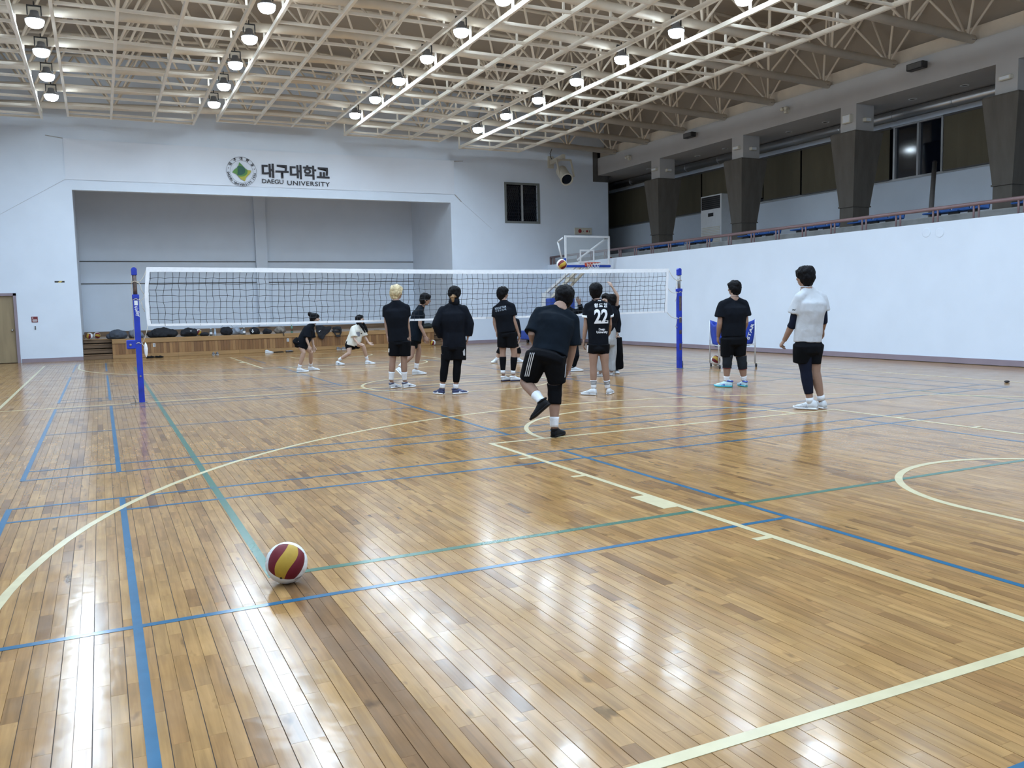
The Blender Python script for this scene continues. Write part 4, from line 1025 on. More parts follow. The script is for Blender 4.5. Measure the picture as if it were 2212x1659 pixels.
# ================================================================== clothes, bags and bottles on the stage
M_CB = mat('black_cloth', (.010, .011, .015), .85, var=.2, scale=12, bump=.3, bscale=25)
M_CG = mat('grey_hoodie_cloth', (.17, .18, .21), .85, var=.12, scale=12, bump=.3, bscale=25)
M_CDG = mat('slate_jacket_cloth', (.055, .065, .085), .85, var=.15, scale=10, bump=.3, bscale=25)
M_CCAM = mat('camouflage_cloth', (.19, .165, .14), .85, var=.55, scale=9)
M_CSIL = mat('silver_grey_cloth', (.32, .36, .42), .7, var=.1, scale=8, bump=.3, bscale=20)
def heap(name, label, cat, x0, x1, ytop, m, Y=29.75, seed=0, lumps=4, dep=.22, parts=()):
    a = ony(x0, 722, Y); b = ony(x1, 722, Y); t = ony((x0+x1)/2, ytop, Y); hgt = max(.07, t.z-sz); wd_ = b.x-a.x; rn_ = random.Random(seed)
    mb = MB(); c = V(((a.x+b.x)/2, Y, sz))
    mb.ell(c+V((0, 0, hgt*.38)), (wd_*.44, dep, hgt*.45))
    for k in range(lumps):
        u = (k+.5)/lumps-.5; h_ = hgt*rn_.uniform(.6, 1.0)*(1-.5*abs(u)); mb.ell(c+V((u*wd_*.85, rn_.uniform(-.07, .07), h_*.48)), (wd_*rn_.uniform(.16, .26), dep*rn_.uniform(.5, .85), h_*.52))
    me = remesh(mb, .022, 2); ruffle(me, .03, 7, seed)
    for v in me.vertices: v.co.z = max(v.co.z, sz+.002)
    ob = bpy.data.objects.new(name, me); COL.objects.link(ob); me.materials.clear(); me.materials.append(m); shift(me, c); ob.location = c; OFF[ob.name] = c
    tag(ob, label, cat)
    return ob, c, wd_, hgt
def strap(ob, pts, m=None, r=.014): MB().loft(pts, [(r, .004)]*len(pts), n=6).build('strap', m or M_BLACKP, ob)
heap('jacket', 'slate grey and black jacket heaped at the left corner of the stage', 'jacket', 231, 274, 708, M_CDG, 29.6, 1)
heap('hoodie', 'pale grey hooded sweatshirt heaped behind the left net post', 'sweatshirt', 276, 309, 709, M_CG, 29.8, 2)
heap('clothes_heap', 'long heap of black clothes on the stage right of the left net post', 'clothes', 319, 380, 703.5, M_CB, 29.75, 3, 6)
ob, c, w_, h_ = heap('backpack', 'rounded black backpack on the stage before a brown and white ball', 'backpack', 388, 427, 704.5, M_CB, 29.62, 4, 3, .2)
strap(ob, [c+V((-.3, -.2, .05)), c+V((-.1, -.24, .16)), c+V((.15, -.23, .1)), c+V((.3, -.15, .03))]); MB().bbox(c.x+.03, c.x+.08, c.y-.225, c.y-.2, .61+.17, .61+.19, .003).build('logo_patch', M_WHITEP, ob)
heap('cloth', 'flat black garment on the stage left of the white capped bottle', 'clothes', 432, 451, 716, M_CB, 29.5, 5, 3, .15)
ob, c, w_, h_ = heap('sports_bag', 'tall black sports bag on the middle of the stage', 'bag', 474, 506, 702, M_CB, 29.7, 6, 2, .2); strap(ob, [c+V((-.2, -.1, .25)), c+V((-.1, -.12, .36)), c+V((.1, -.12, .36)), c+V((.2, -.1, .25))])
heap('hoodie', 'silver grey sweatshirt slumped against the tall black bag', 'sweatshirt', 500, 521, 702.5, M_CSIL, 30.15, 7, 3)
heap('cloth', 'silver grey garment beside the second white capped bottle', 'clothes', 518, 532, 708, M_CSIL, 29.75, 8, 2, .14)
ob, c, w_, h_ = heap('cap_bag', 'black bag with a white cross mark on the stage edge', 'bag', 538, 563, 704, M_CB, 29.6, 9, 2, .16)
MB().bx(c.x-.13, c.x-.06, c.y-.20, c.y-.17, .70, .725).bx(c.x-.108, c.x-.083, c.y-.20, c.y-.17, .66, .78).build('white_cross', M_WHITEP, ob)
heap('cloth', 'black garment with white tag on the stage left of the camouflage bag', 'clothes', 566, 588, 708, M_CB, 29.6, 10, 3, .14)
ob, c, w_, h_ = heap('camouflage_bag', 'brown grey camouflage backpack on the stage edge', 'bag', 593, 619, 701.5, M_CCAM, 29.6, 11, 3, .17); strap(ob, [c+V((-.02, -.18, .1)), c+V((.0, -.30, .06)), c+V((.01, -.445, .03)), c+V((.03, -.45, -.08))])
heap('dark_bag', 'dark olive bag at the right end of the stage behind the stooping player', 'bag', 911, 936, 696, mat('dark_olive_cloth', (.02, .025, .022), .8), 29.7, 12, 2, .2)
def bottle(px, Y, h, body, cap, label, rad=.035, liquid=None):
    p = ony(px, 718, Y); p.z = sz+.004; t = thing('bottle', p, label, 'bottle', None)
    MB().lathe(p, [(rad*.9, 0), (rad, .01), (rad, h*.62), (rad*.8, h*.74), (rad*.42, h*.86), (rad*.42, h*.9)], 16).build('body', body, t, smooth=True)
    MB().lathe(p+V((0, 0, h*.9)), [(rad*.5, 0), (rad*.5, h*.1)], 14).build('cap', cap, t)
    MB().lathe(p+V((0, 0, h*.2)), [(rad*1.02, 0), (rad*1.02, h*.3)], 16).build('label_band', liquid or body, t)
M_PET = mat('clear_plastic', (.55, .60, .62), .15, var=.05, trans=.5); M_PETB = mat('brown_drink', (.10, .06, .03), .2)
M_BOTD = mat('dark_cup_body', (.06, .065, .06), .3)
bottle(455.7, 29.5, .24, M_BOTD, M_WHITEP, 'dark tumbler with white lid, left of a clear bottle on the stage', .045, M_WHITEP)
bottle(464.5, 29.5, .26, M_PET, mat('pale_blue_cap', (.35, .45, .6), .4), 'clear water bottle on the stage, right of a white lidded tumbler', .036, mat('pale_blue_label', (.4, .5, .65), .4))
bottle(527.5, 29.45, .25, M_BOTD, M_WHITEP, 'dark tumbler with white lid before the silver grey garment', .045, M_WHITEP)
bottle(630.5, 29.5, .30, mat('green_plastic', (.10, .22, .16), .2), M_CREAMP, 'green plastic bottle of brown drink beside the camouflage bag', .036, M_PETB)
tag(MB().bbox(ony(813, 709, 29.4).x-.09, ony(813, 709, 29.4).x+.09, 29.33, 29.45, sz+.004, sz+.016, .003).build('phone', M_BLACKP, at=(ony(813, 709, 29.4).x, 29.4, sz)), 'black phone lying on the stage edge behind the fair haired player', 'phone')
# garment hanging over the edge and a waist pouch
def hang(name, label, cat, outline, m, seed):
    P0 = [ony(x, y, YF-.05) for x, y in outline]; c = sum(P0, V((0, 0, 0)))/len(P0)
    mb = MB().prism([p+V((0, .03, 0)) for p in P0], (0, -.07, 0)); me = remesh(mb, .018, 4); ruffle(me, .02, 8, seed)
    for v in me.vertices: v.co.y = min(v.co.y, YF-.006)
    ob = bpy.data.objects.new(name, me); COL.objects.link(ob); me.materials.clear(); me.materials.append(m); shift(me, c); ob.location = c; OFF[ob.name] = c; tag(ob, label, cat); return ob, c
ob, c = hang('jacket', 'black jacket with small white logo hanging over the stage edge', 'jacket', [(682, 703), (697, 702), (703, 706), (716, 705), (713, 716), (703, 724), (697, 734), (689, 731), (683, 716)], M_CB, 21)
q = ony(691, 714.5, YF-.16); MB().prism([q+V((-.05, 0, -.01)), q+V((-.02, 0, -.03)), q+V((.05, 0, .03)), q+V((.0, 0, .0))], (0, -.004, 0)).build('white_logo', M_WHITEP, ob)
ob, c = hang('waist_pouch', 'black waist pouch with loop strap hanging over the stage edge', 'bag', [(718, 706), (737, 705), (737, 712), (718, 713)], M_CB, 22)
MB().loft([ony(721, 712, YF-.10), ony(724, 722, YF-.08), ony(727, 727, YF-.08), ony(733, 726, YF-.08), ony(736.5, 719, YF-.09), ony(737, 710, YF-.10)], [(.022, .006)]*6, n=6).build('strap', M_CB, ob)
MB().bbox(ony(718, 706, YF).x, ony(737, 706, YF).x, YF-.05, YF-.008, sz-.03, sz+.012, .005).bbox(ony(718, 706, YF).x, ony(737, 706, YF).x, YF-.05, YF+.14, sz+.006, sz+.05, .012).build('flap', M_CB, ob)
MB().bbox(*[f for f in (ony(725, 727, YF-.08).x, ony(735, 727, YF-.08).x)], YF-.13, YF-.07, ony(730, 728, YF-.1).z, ony(730, 723, YF-.1).z, .008).build('buckle', M_BLACKP, ob)
tag(MB().ell(onz(2175, 827)+V((0, 0, .02)), (.05, .035, .02)).build('dark_scrap', M_BLACKP, at=onz(2175, 827)), 'tiny dark scrap lying on the floor near the right picture edge', 'scrap')
for px, nm in ((2001, 'left'), (2030, 'right')):
    q = onx(px, 502.5, XR); tag(MB().lathe(q, [(.10, 0), (.10, .006), (.085, .010)], 24, ax=(-1, 0, 0)).build('round_wall_plate', M_WALL, at=q), 'faint round white plate high on the white side wall, the %s of two' % nm, 'wall plate')
# ================================================================== people
M_SKIN = mat('light_tan_skin', (.285, .178, .130), .5, spec=.25, var=.06, scale=9)
M_SKIN2 = mat('fair_skin', (.42, .29, .225), .5, spec=.25, var=.05, scale=9)
M_HAIR = mat('black_hair', (.0035, .0032, .004), .6, spec=.12, var=.3, scale=30, bump=.5, bscale=90, stretch=(1, 1, .25))
M_BLOND = mat('bleached_blond_hair', (.50, .40, .23), .45, var=.35, scale=26, bump=.5, bscale=90, stretch=(1, 1, .25))
M_BROWNH = mat('light_brown_hair', (.20, .115, .05), .45, var=.35, scale=26, bump=.5, bscale=90)
M_BLK = mat('black_sports_cloth', (.0045, .006, .0095), .9, spec=.12, var=.15, scale=8, bump=.2, bscale=18)
M_NAVY = mat('blue_black_tee_cloth', (.0045, .0078, .0125), .9, spec=.10, var=.15, scale=8, bump=.25, bscale=16)
M_SHORT = mat('black_short_cloth', (.003, .0035, .005), .9, spec=.12, var=.15, scale=8, bump=.2, bscale=18)
M_WTEE = mat('white_tee_cloth', (.46, .475, .50), .85, var=.04, scale=8, bump=.3, bscale=16)
M_CTEE = mat('cream_tee_cloth', (.60, .585, .52), .85, var=.04, scale=8, bump=.3, bscale=16)
M_COMP = mat('navy_compression_cloth', (.006, .009, .022), .8, spec=.15, var=.1, scale=20)
M_SOCK = mat('white_sock_rib', (.68, .69, .71), .8, var=.05, scale=60, bump=.2, bscale=120)
M_KNEE = mat('charcoal_knee_knit', (.014, .017, .022), .9, spec=.15, var=.12, scale=40)
M_GSWEAT = mat('grey_sweatpants_cloth', (.33, .34, .35), .85, var=.06, scale=8, bump=.4, bscale=14)
M_PRINT = mat('white_print', (.68, .69, .72), .6, var=.03)
M_LIP = mat('lip_pink', (.32, .12, .10), .5); M_EYE = mat('dark_eye', (.01, .008, .008), .2)
M_BSHOE = mat('aqua_white_shoe', (.45, .62, .68), .5, var=.2, scale=25); M_AQUA = mat('aqua_rubber_sole', (.05, .42, .52), .45, var=.1)
M_NSHOE = mat('navy_shoe_mesh', (.025, .035, .10), .55, var=.3, scale=25)
LEGR = [(0, .080), (.5, .077), (.9, .058), (1.0, .055), (1.3, .058), (1.5, .052), (1.85, .037), (2.05, .036)]
ARMR = [(0, .050), (.5, .046), (1.0, .039), (1.25, .041), (1.9, .028), (2.0, .027)]
def interp(tb, t):
    if t <= tb[0][0]: return tb[0][1]
    for (a, x), (b, y) in zip(tb[:-1], tb[1:]):
        if t <= b: return x+(y-x)*(t-a)/(b-a)
    return tb[-1][1]
def chain_pt(ch, t):
    if t <= 1: return ch[0]+(ch[1]-ch[0])*t
    return ch[1]+(ch[2]-ch[1])*(t-1)
def chain_loft(mb, ch, t0, t1, rf, n=14, step=.12, rnd=(0, 0)):
    k = max(2, int((t1-t0)/step)); ts = [t0+(t1-t0)*i/k for i in range(k+1)]
    mb.loft([chain_pt(ch, t) for t in ts], [rf(t) for t in ts], n=n, rnd=rnd)
def hand(mb, wr, d, pn, th, k=1.0, curl=.35, spread=.0):
    # palm with four unequal bent fingers and a thumb leaving its side
    d = V(d).normalized(); pn = V(pn); pn = (pn-d*pn.dot(d)).normalized(); th = d.cross(pn)*(1 if d.cross(pn).dot(V(th)) > 0 else -1)
    mb.loft([wr-d*.02*k, wr+d*.015*k, wr+d*.05*k, wr+d*.088*k], [(.026*k, .018*k), (.032*k, .017*k), (.041*k, .015*k), (.040*k, .012*k)], side=th, n=10, rnd=(0, .6))
    for q, (o, L) in enumerate(((.029, .070), (.010, .080), (-.010, .074), (-.028, .057))):
        p = wr+d*(.082-.004*abs(q-1))*k+th*o*k; dd = (d+th*(o*spread*10)).normalized(); ang = curl; pts = [p-dd*.02*k, p]
        for f_ in (.45, .32, .23):
            dd = (dd*math.cos(ang)+pn*math.sin(ang)).normalized(); p = p+dd*L*f_*k; pts.append(p); ang = curl*.9
        mb.loft(pts, [.0088*k, .0092*k, .0085*k, .0078*k, .0062*k], side=th, n=7, rnd=(0, 1))
    p = wr+d*.028*k+th*.028*k; dd = (d*.75+th*.62+pn*.25).normalized(); p1 = p+dd*.038*k; dd = (d*.9+th*.2+pn*.35).normalized(); p2 = p1+dd*.034*k
    mb.loft([wr+d*.012*k+th*.012*k, p, p1, p2], [.012*k, .0125*k, .0105*k, .0078*k], side=pn, n=7, rnd=(0, 1))

def person(sp):
    k = sp.get('k', 1.0); bk = sp.get('bulk', 1.0)*k; af = sp.get('arm', 1.0)*k
    B = onz(*sp['base'])
    if 'Y' in sp: B = EYE+(B-EYE)*1.0; B = V((onz(*sp['base']).x*sp['Y']/onz(*sp['base']).y, sp['Y'], 0))
    n = V((B.x, B.y, 0)).normalized(); rh = V((n.y, -n.x, 0)); up = V((0, 0, 1))
    def J(q, dd=0.0):
        d0 = q[2] if len(q) > 2 else dd
        r_ = ray(q[0], q[1]); return EYE+r_*(((B+n*d0)-EYE).dot(n)/r_.dot(n))
    def D(r_, a, u=0): return (rh*r_+n*a+up*u).normalized()
    fr, fa = sp['face']; fl_ = math.hypot(fr, fa); fr, fa = fr/fl_, fa/fl_
    F3 = D(fr, fa); Lf = D(-fa, fr); la = fr      # left-hand direction and its away part
    td = sp.get('td', 0.0)
    sh = {'L': J(sp['s'][0], td+.17*la), 'R': J(sp['s'][1], td-.17*la)}
    hp_ = {'L': J(sp['h'][0], .085*la), 'R': J(sp['h'][1], -.085*la)}
    el = {'L': J(sp['e'][0], td+.19*la), 'R': J(sp['e'][1], td-.19*la)}
    wr = {'L': J(sp['w'][0], td+.17*la), 'R': J(sp['w'][1], td-.17*la)}
    kn = {'L': J(sp['k_'][0], .085*la), 'R': J(sp['k_'][1], -.085*la)}
    root = thing('person', B, sp['label'], 'person')
    skin = sp.get('skin', M_SKIN)
    # feet and ankles
    an = {}; feet = {}
    for s_, ft in zip('LR', sp['f']):
        Lr = ft.get('L', .265)*k
        if 'lift' in ft:
            heel = J(ft['lift']); toe = J(ft['toe']); d = (toe-heel).normalized(); zz = V(D(*ft['z'])) if 'z' in ft else up; zz = (zz-d*zz.dot(d)).normalized()
        else:
            P = J((ft['x'], 800), ft.get('d', 0)); heel = V((P.x, P.y, 0.001)); d = D(*ft['dir']); zz = up
        feet[s_] = (heel, d, zz, Lr)
        an[s_] = J(ft['an']) if 'an' in ft else heel+d*(.058*k)+zz*(.085*k)
    arm = {s_: (sh[s_], el[s_], wr[s_]) for s_ in 'LR'}; leg = {s_: (hp_[s_], kn[s_], an[s_]) for s_ in 'LR'}
    Ms = (sh['L']+sh['R'])/2; Mh = (hp_['L']+hp_['R'])/2; nk = J(sp['nk'], td+.0)
    lat = ((sh['R']-sh['L']).normalized()+(hp_['R']-hp_['L']).normalized()).normalized(); spine = (Ms-Mh)
    hw = (sh['R']-sh['L']).length/2
    C = J(sp['hd'], td+.03); hk = sp.get('hk', 1.04)*k
    f = D(*sp['hface']); u = V(sp.get('hup', (0, 0, 1))); u = D(*sp['hup3']) if 'hup3' in sp else u
    u = (u-f*u.dot(f)).normalized(); s = f.cross(u)
    # ---------------- one continuous body
    b = MB()
    b.ell(C, (.073*hk, .091*hk, .106*hk), (s, f, u), 20, 14); b.ell(C+f*.026*hk-u*.062*hk, (.053*hk, .060*hk, .056*hk), (s, f, u))
    b.loft([C+f*.078*hk+u*.015*hk, C+f*.098*hk-u*.012*hk, C+f*.106*hk-u*.030*hk], [.010*hk, .012*hk, .016*hk], side=s, n=8, rnd=(1, 1))
    for q in (-1, 1):
        b.ell(C+s*(q*.076*hk)-u*.018*hk-f*.006*hk, (.011*hk, .020*hk, .031*hk), (s, f, u), 8, 6); b.ell(C+f*.075*hk+s*(q*.035*hk)-u*.034*hk, (.022*hk, .016*hk, .018*hk), (s, f, u), 8, 6)
    b.loft([C-u*.05*hk-f*.012*hk, (C-u*.10*hk-f*.02*hk)*.5+nk*.5, nk, nk+(Mh-nk).normalized()*.06], [.054*k, .056*k*bk**.5, .066*k*bk**.5, (.10*k, .07*k)], side=lat, n=14)
    tp = [Mh-spine*.10, Mh, Mh+spine*.28, Mh+spine*.62, Ms-spine*.06, Ms+(nk-Ms)*.45]
    b.loft(tp, [(.095*bk, .062*bk), (.118*bk, .070*bk), (.108*bk, .070*bk), (max(hw-.04, .10*bk), .088*bk), (max(hw-.03, .10*bk), .068*bk), (.075*k, .055*k)], side=lat, n=18, rnd=(.6, .4))
    for q in 'LR':
        b.ell(sh[q], (.056*af, .056*af, .056*af), None, 10, 8)
        chain_loft(b, arm[q], 0, 2.0, lambda t: interp(ARMR, t)*af, 12); chain_loft(b, leg[q], 0, 2.02, lambda t: interp(LEGR, t)*(bk if t < 1.2 else (bk+k)/2), 14, rnd=(.6, 0))
        h, d, zz, Lr = feet[q]; b.loft([an[q], h+d*(Lr*.3)+zz*.045, h+d*(Lr*.75)+zz*.025], [.035*k, .03*k, .02*k], n=8)
    me = remesh(b, sp.get('vox', .0085), 3, .5)
    hb = MB()
    for q in 'LR':
        hs = sp.get('hand'+q, {}); fd = (wr[q]-el[q]).normalized(); hd_ = V(D(*hs['dir'])) if 'dir' in hs else (fd+V((0, 0, -.35))).normalized()
        pn = V(D(*hs['palm'])) if 'palm' in hs else (Lf*(-1 if q == 'L' else 1)); th = V(D(*hs['thumb'])) if 'thumb' in hs else F3
        hand(hb, wr[q], hd_, pn, th, .98*k, hs.get('curl', .35), hs.get('spread', 0))
    bm = bmesh.new(); bm.from_mesh(me); hm = hb.data('h', smooth=True); bm.from_mesh(hm); bm.to_mesh(me); bm.free(); bpy.data.meshes.remove(hm)
    for p_ in me.polygons: p_.use_smooth = True
    linkme('body', me, skin, root)
    # face
    for q in (-1, 1):
        MB().ell(C+f*.0865*hk+s*(q*.031*hk)-u*.002*hk, (.013*hk, .006*hk, .0055*hk), (s, f, u), 10, 6).build('eye', M_EYE, root, smooth=True)
        MB().loft([C+f*.089*hk+s*(q*.018*hk)+u*.018*hk, C+f*.087*hk+s*(q*.034*hk)+u*.022*hk, C+f*.078*hk+s*(q*.048*hk)+u*.017*hk], [.0035*hk]*3, n=6).build('eyebrow', M_HAIR, root)
    MB().loft([C+f*.0835*hk-s*.022*hk-u*.066*hk, C+f*.0905*hk-u*.064*hk, C+f*.0835*hk+s*.022*hk-u*.066*hk], [.004*hk, .0065*hk, .004*hk], n=7).build('mouth', M_LIP, root, smooth=True)
    # ---------------- hair
    hr = MB(); st = sp.get('hair', 'short'); hmt = sp.get('hmat', M_HAIR); fl2 = sp.get('fluff', 1.0)
    E3 = (s, f, u)
    hr.ell(C-f*.006*hk+u*.040*hk, (.096*hk*fl2, .108*hk*fl2, .084*hk*fl2), E3, 20, 12); hr.ell(C-f*.036*hk-u*.006*hk, (.095*hk*fl2, .080*hk*fl2, .098*hk), E3); hr.ell(C+f*.070*hk+u*.052*hk, (.074*hk, .038*hk, .036*hk), E3)
    for q in (-1, 1): hr.ell(C+s*(q*.072*hk)-f*.002*hk+u*.010*hk, (.022*hk, .050*hk, .052*hk), E3)
    if st in ('short', 'bob', 'bun'): hr.ell(C-f*.046*hk-u*.068*hk, (.070*hk, .050*hk, .056*hk), E3)
    for c_, r_ in sp.get('tufts', []): hr.ell(C+s*c_[0]*hk+f*c_[1]*hk+u*c_[2]*hk, tuple(x_*hk for x_ in r_), E3)
    if st == 'bob':
        for q in (-1, 1): hr.ell(C+s*(q*.068*hk)-f*.02*hk-u*.05*hk, (.024*hk, .055*hk, .075*hk), E3)
    if st == 'bun': hr.ell(C-f*.100*hk+u*.095*hk, (.05*hk, .05*hk, .05*hk), E3); hr.ell(C-f*.055*hk-u*.055*hk, (.062*hk, .042*hk, .05*hk), E3)
    if st == 'long':
        for q, (x0, x1) in ((-1, (.06, .09)), (1, (.06, .075))):
            hr.loft([C+s*(q*x0*hk)+u*.02, C+s*(q*.078*hk)-u*.10*hk+f*.01, C+s*(q*x1*hk)-u*.22*hk+f*.05, C+s*(q*x1*.9*hk)-u*.36*hk+f*.07], [(.03, .05), (.03, .045), (.028, .04), (.014, .02)], side=s, n=10)
        hr.loft([C-f*.06*hk+u*.03, C-f*.075*hk-u*.10*hk, C-f*.085*hk-u*.24*hk, C-f*.06*hk-u*.36*hk], [(.07, .05), (.075, .04), (.08, .035), (.06, .015)], side=s, n=12)
    hm = remesh(hr, .0085, 2); ruffle(hm, .010*sp.get('mess', 1), 26, sp['base'][0], (1, 1, .6)); ho = linkme('hair', hm, hmt, root)
    if st == 'tail':
        tl = MB().ell(C-f*.085*hk-u*.03*hk, (.05*hk, .03*hk, .035*hk), E3).loft([C-f*.098*hk-u*.03*hk, C-f*.125*hk-u*.055*hk, C-f*.12*hk-u*.12*hk], [(.022, .02), (.036, .026), (.02, .012)], side=s, n=10, rnd=(1, .6)).ell(C-f*.06*hk-u*.045*hk, (.07*hk, .045*hk, .03*hk), E3)
        hm = remesh(tl, .007, 2); ruffle(hm, .006, 40, 3); linkme('tied_tail', hm, M_BROWNH, ho); MB().lathe(C-f*.104*hk-u*.034*hk, [(.022, -.006), (.026, 0), (.022, .006)], 12, ax=-f).build('hair_band', M_HAIR, ho)
    # ---------------- top
    T = sp['top']; tops = MB(); hemL, hemR = J(T['hem'][0], T.get('hd', 0)), J(T['hem'][1], T.get('hd', 0)); hc = (hemL+hemR)/2; hwd = (hemR-hemL).length/2; dr_ = T.get('dr', .66); hwx_ = max(hwd, .208*bk) if abs(fr) > .7 else hwd
    lo = T.get('loose', .018)*k; hax = (hemR-hemL).normalized(); hax = (lat*1.0 if abs(hax.dot(lat)) < .7 else hax)
    ht = T.get('tilt')
    wv = hc+(Ms-hc)*.42; cv = hc+(Ms-hc)*.72; top_ = Ms+(nk-Ms)*.30
    body_sec = [hc, hc+(Ms-hc)*.15, wv, cv, Ms-spine*.10, Ms-spine*.015, top_, nk+(nk-Ms).normalized()*.012]
    hwx = max(hw+.002*k, .13*k); wx = T.get('waist', max((hwd+hwx)/2+.008, .14*bk))
    body_rad = [(hwx_, hwd*dr_), (hwx_*.99, hwd*dr_), (max(wx, hwx_*.95), max(hwd*dr_*.95, .120*bk)), (max(hwx+.034*bk, wx*.98), .138*bk+lo*.4), (hwx+.036*bk, .126*bk+lo*.4), (hwx+.010, .088*bk+lo*.4), (hwx*.66, .078*k+lo*.3), (.068*k, .062*k)]
    tops.loft(body_sec, body_rad, side=lat, n=26, power=.92)
    tops.loft([sh['L'], sh['L']*.5+nk*.5-(nk-Ms)*.16, nk-(nk-Ms)*.25, sh['R']*.5+nk*.5-(nk-Ms)*.16, sh['R']], [.056*bk, .060*bk, (.072*k, .066*k), .060*bk, .056*bk], side=spine.normalized(), n=14, rnd=(.6, .6))
    for q in 'LR':
        se = T.get('sleeve', .55); se = se if not isinstance(se, tuple) else se['LR'.index(q)]
        r0, r1 = T.get('sr', (.066, .070)); r0 = min(r0, .066+.012*(T.get('name') == 'padded_jacket'))
        tops.ell(sh[q], (r0*af*.98,)*3, None, 12, 9)
        chain_loft(tops, arm[q], 0, se, lambda t: (r0+(r1-r0)*min(1, t/max(se, .1)))*af, 16, .14)
    tm_ = remesh(tops, .0105, 7, .5); ruffle(tm_, T.get('fold', .007), 7.5, sp['base'][0]*.37, (1, 1, .55))
    bvh = BVHTree.FromPolygons([v.co.copy() for v in tm_.vertices], [tuple(p_.vertices) for p_ in tm_.polygons])
    to = linkme(T.get('name', 'shirt'), tm_, T['m'], root)
    if T.get('neck', True): MB().loft([nk+(nk-Ms)*.10+(lat*math.cos(a)*.067+f.cross(lat).cross(lat)*0+(F3*math.sin(a)*.062))*k for a in [2*math.pi*q/20 for q in range(21)]], [.007]*21, n=6).build('collar_rib', T['m'], to, smooth=True)
    if T.get('collar'): MB().loft([nk-up*.03, nk+up*.03, nk+up*.075], [(.085, .08), (.088, .082), (.08, .075)], side=lat, n=18).build('stand_collar', T['m'], to, smooth=True)
    def stick(me_, name, m_, par=None):
        # lay a flat print on the cloth
        for v in me_.vertices:
            h_ = bvh.ray_cast(v.co-n*1.2, n)
            v.co = (h_[0]-n*.004) if h_[0] is not None else v.co
        me_.update(); return linkme(name, me_, m_, par or to)
    for pr in T.get('prints', []):
        c = J((pr['x'], pr['y'])); w_ = (J((pr['x']+pr['w']/2, pr['y']))-J((pr['x']-pr['w']/2, pr['y']))).length
        hh = (J((pr['x'], pr['y']+pr['h']/2))-J((pr['x'], pr['y']-pr['h']/2))).length
        m_ = fitw(textmesh(pr['t'], 1, pr.get('o', .02), space=pr.get('sp', 1)), w_, hh)
        bm = bmesh.new(); bm.from_mesh(m_); bmesh.ops.triangulate(bm, faces=bm.faces); bmesh.ops.subdivide_edges(bm, edges=[e for e in bm.edges if e.calc_length() > .03], cuts=2); bm.to_mesh(m_); bm.free()
        a = pr.get('rot', 0); place(m_, c, rh*math.cos(a)+up*math.sin(a), up*math.cos(a)-rh*math.sin(a)); stick(m_, 'print', pr.get('m', M_PRINT))
    for q in T.get('cuff', ''):
        se = T.get('sleeve', .55); c2 = MB(); chain_loft(c2, arm[q], se-.10, se+.02, lambda t: (T.get('sr', (.066, .070))[1]+.004)*af, 16, .06); c2.build('white_cuff', M_PRINT, to, smooth=True)
    # ---------------- bottoms
    Bt = sp['bot']; bt = MB(); wst = Mh+spine*.16
    th_ = (hc-Mh).dot(spine)/spine.length_squared; W0 = Bt.get('hw', .165)*bk if abs(fr) <= .7 else .196*bk; secs = [(-.27, W0*.60, .085*bk), (-.20, W0*.95, .130*bk)]
    if th_ > -.1: secs.append((min(-.02, th_-.08), W0, .132*bk))
    secs += [(max(th_-.02, -.15), min(W0, hwx_-.004), max(min(.132*bk, hwd*dr_-.008), .106*bk)), (max(th_+.10, -.04), hwx_*.86, max(hwd*dr_*.80, .080*bk)), (max(th_+.26, .12), max(hwx_*.78, .118*bk), max(hwd*dr_*.74, .078*bk))]
    bt.loft([Mh+spine*q[0] for q in secs], [(q[1], q[2]) for q in secs], side=lat, n=20)
    hems = {}
    for q, hm_ in zip('LR', Bt['hem']):
        dk = (kn[q]-B).dot(n)*Bt.get('dk', .8)
        a, b2 = J((hm_[0], hm_[2]), dk), J((hm_[1], hm_[3] if len(hm_) > 3 else hm_[2]), dk); c = (a+b2)/2; rx = (b2-a).length/2
        sd = (b2-a).normalized(); top0 = hp_[q]-spine*(.02 if th_ > -.1 else .10) if spine.normalized().z > .8 else hp_[q]+spine*.05; hems[q] = (c, rx, top0)
        if 'chain' in Bt:
            t1 = Bt['chain']; w0, w1 = Bt['wr']; chain_loft(bt, leg[q], 0, t1, lambda t: (w0+(w1-w0)*t/t1)*bk, 16, .12)
        else: bt.loft([top0, (top0+c)/2+n*.0, c], [(.108*bk, .122*bk), ((.108*bk+rx)/2+.004, (.122*bk+rx)/2+.004), (rx+.004, rx*Bt.get('dr', 1.0)+.004)], side=sd, n=18)
    bm_ = remesh(bt, .0105, 3, .5); ruffle(bm_, Bt.get('fold', .007), 8, sp['base'][0]*.21, (1, 1, .5)); bo = linkme(Bt.get('name', 'shorts'), bm_, Bt['m'], root)
    if Bt.get('stripes'):
        bb_ = BVHTree.FromPolygons([v.co+B for v in bm_.vertices], [tuple(p_.vertices) for p_ in bm_.polygons])
        for pl in Bt['stripes']:
            pts = [J(q[:2], -.5) for q in pl['p']]; fine = [pts[i]+(pts[i+1]-pts[i])*(j/8) for i in range(len(pts)-1) for j in range(8)]+[pts[-1]]
            o2 = []
            for q in fine:
                rdir = (q-EYE).normalized(); h_ = bb_.ray_cast(q, rdir)
                if h_[0] is not None: o2.append(h_[0]-rdir*.002)
            if len(o2) > 2: MB().loft(o2, [(pl.get('w', .006), .003)]*len(o2), side=rh, n=6).build('side_stripe', M_PRINT, bo)
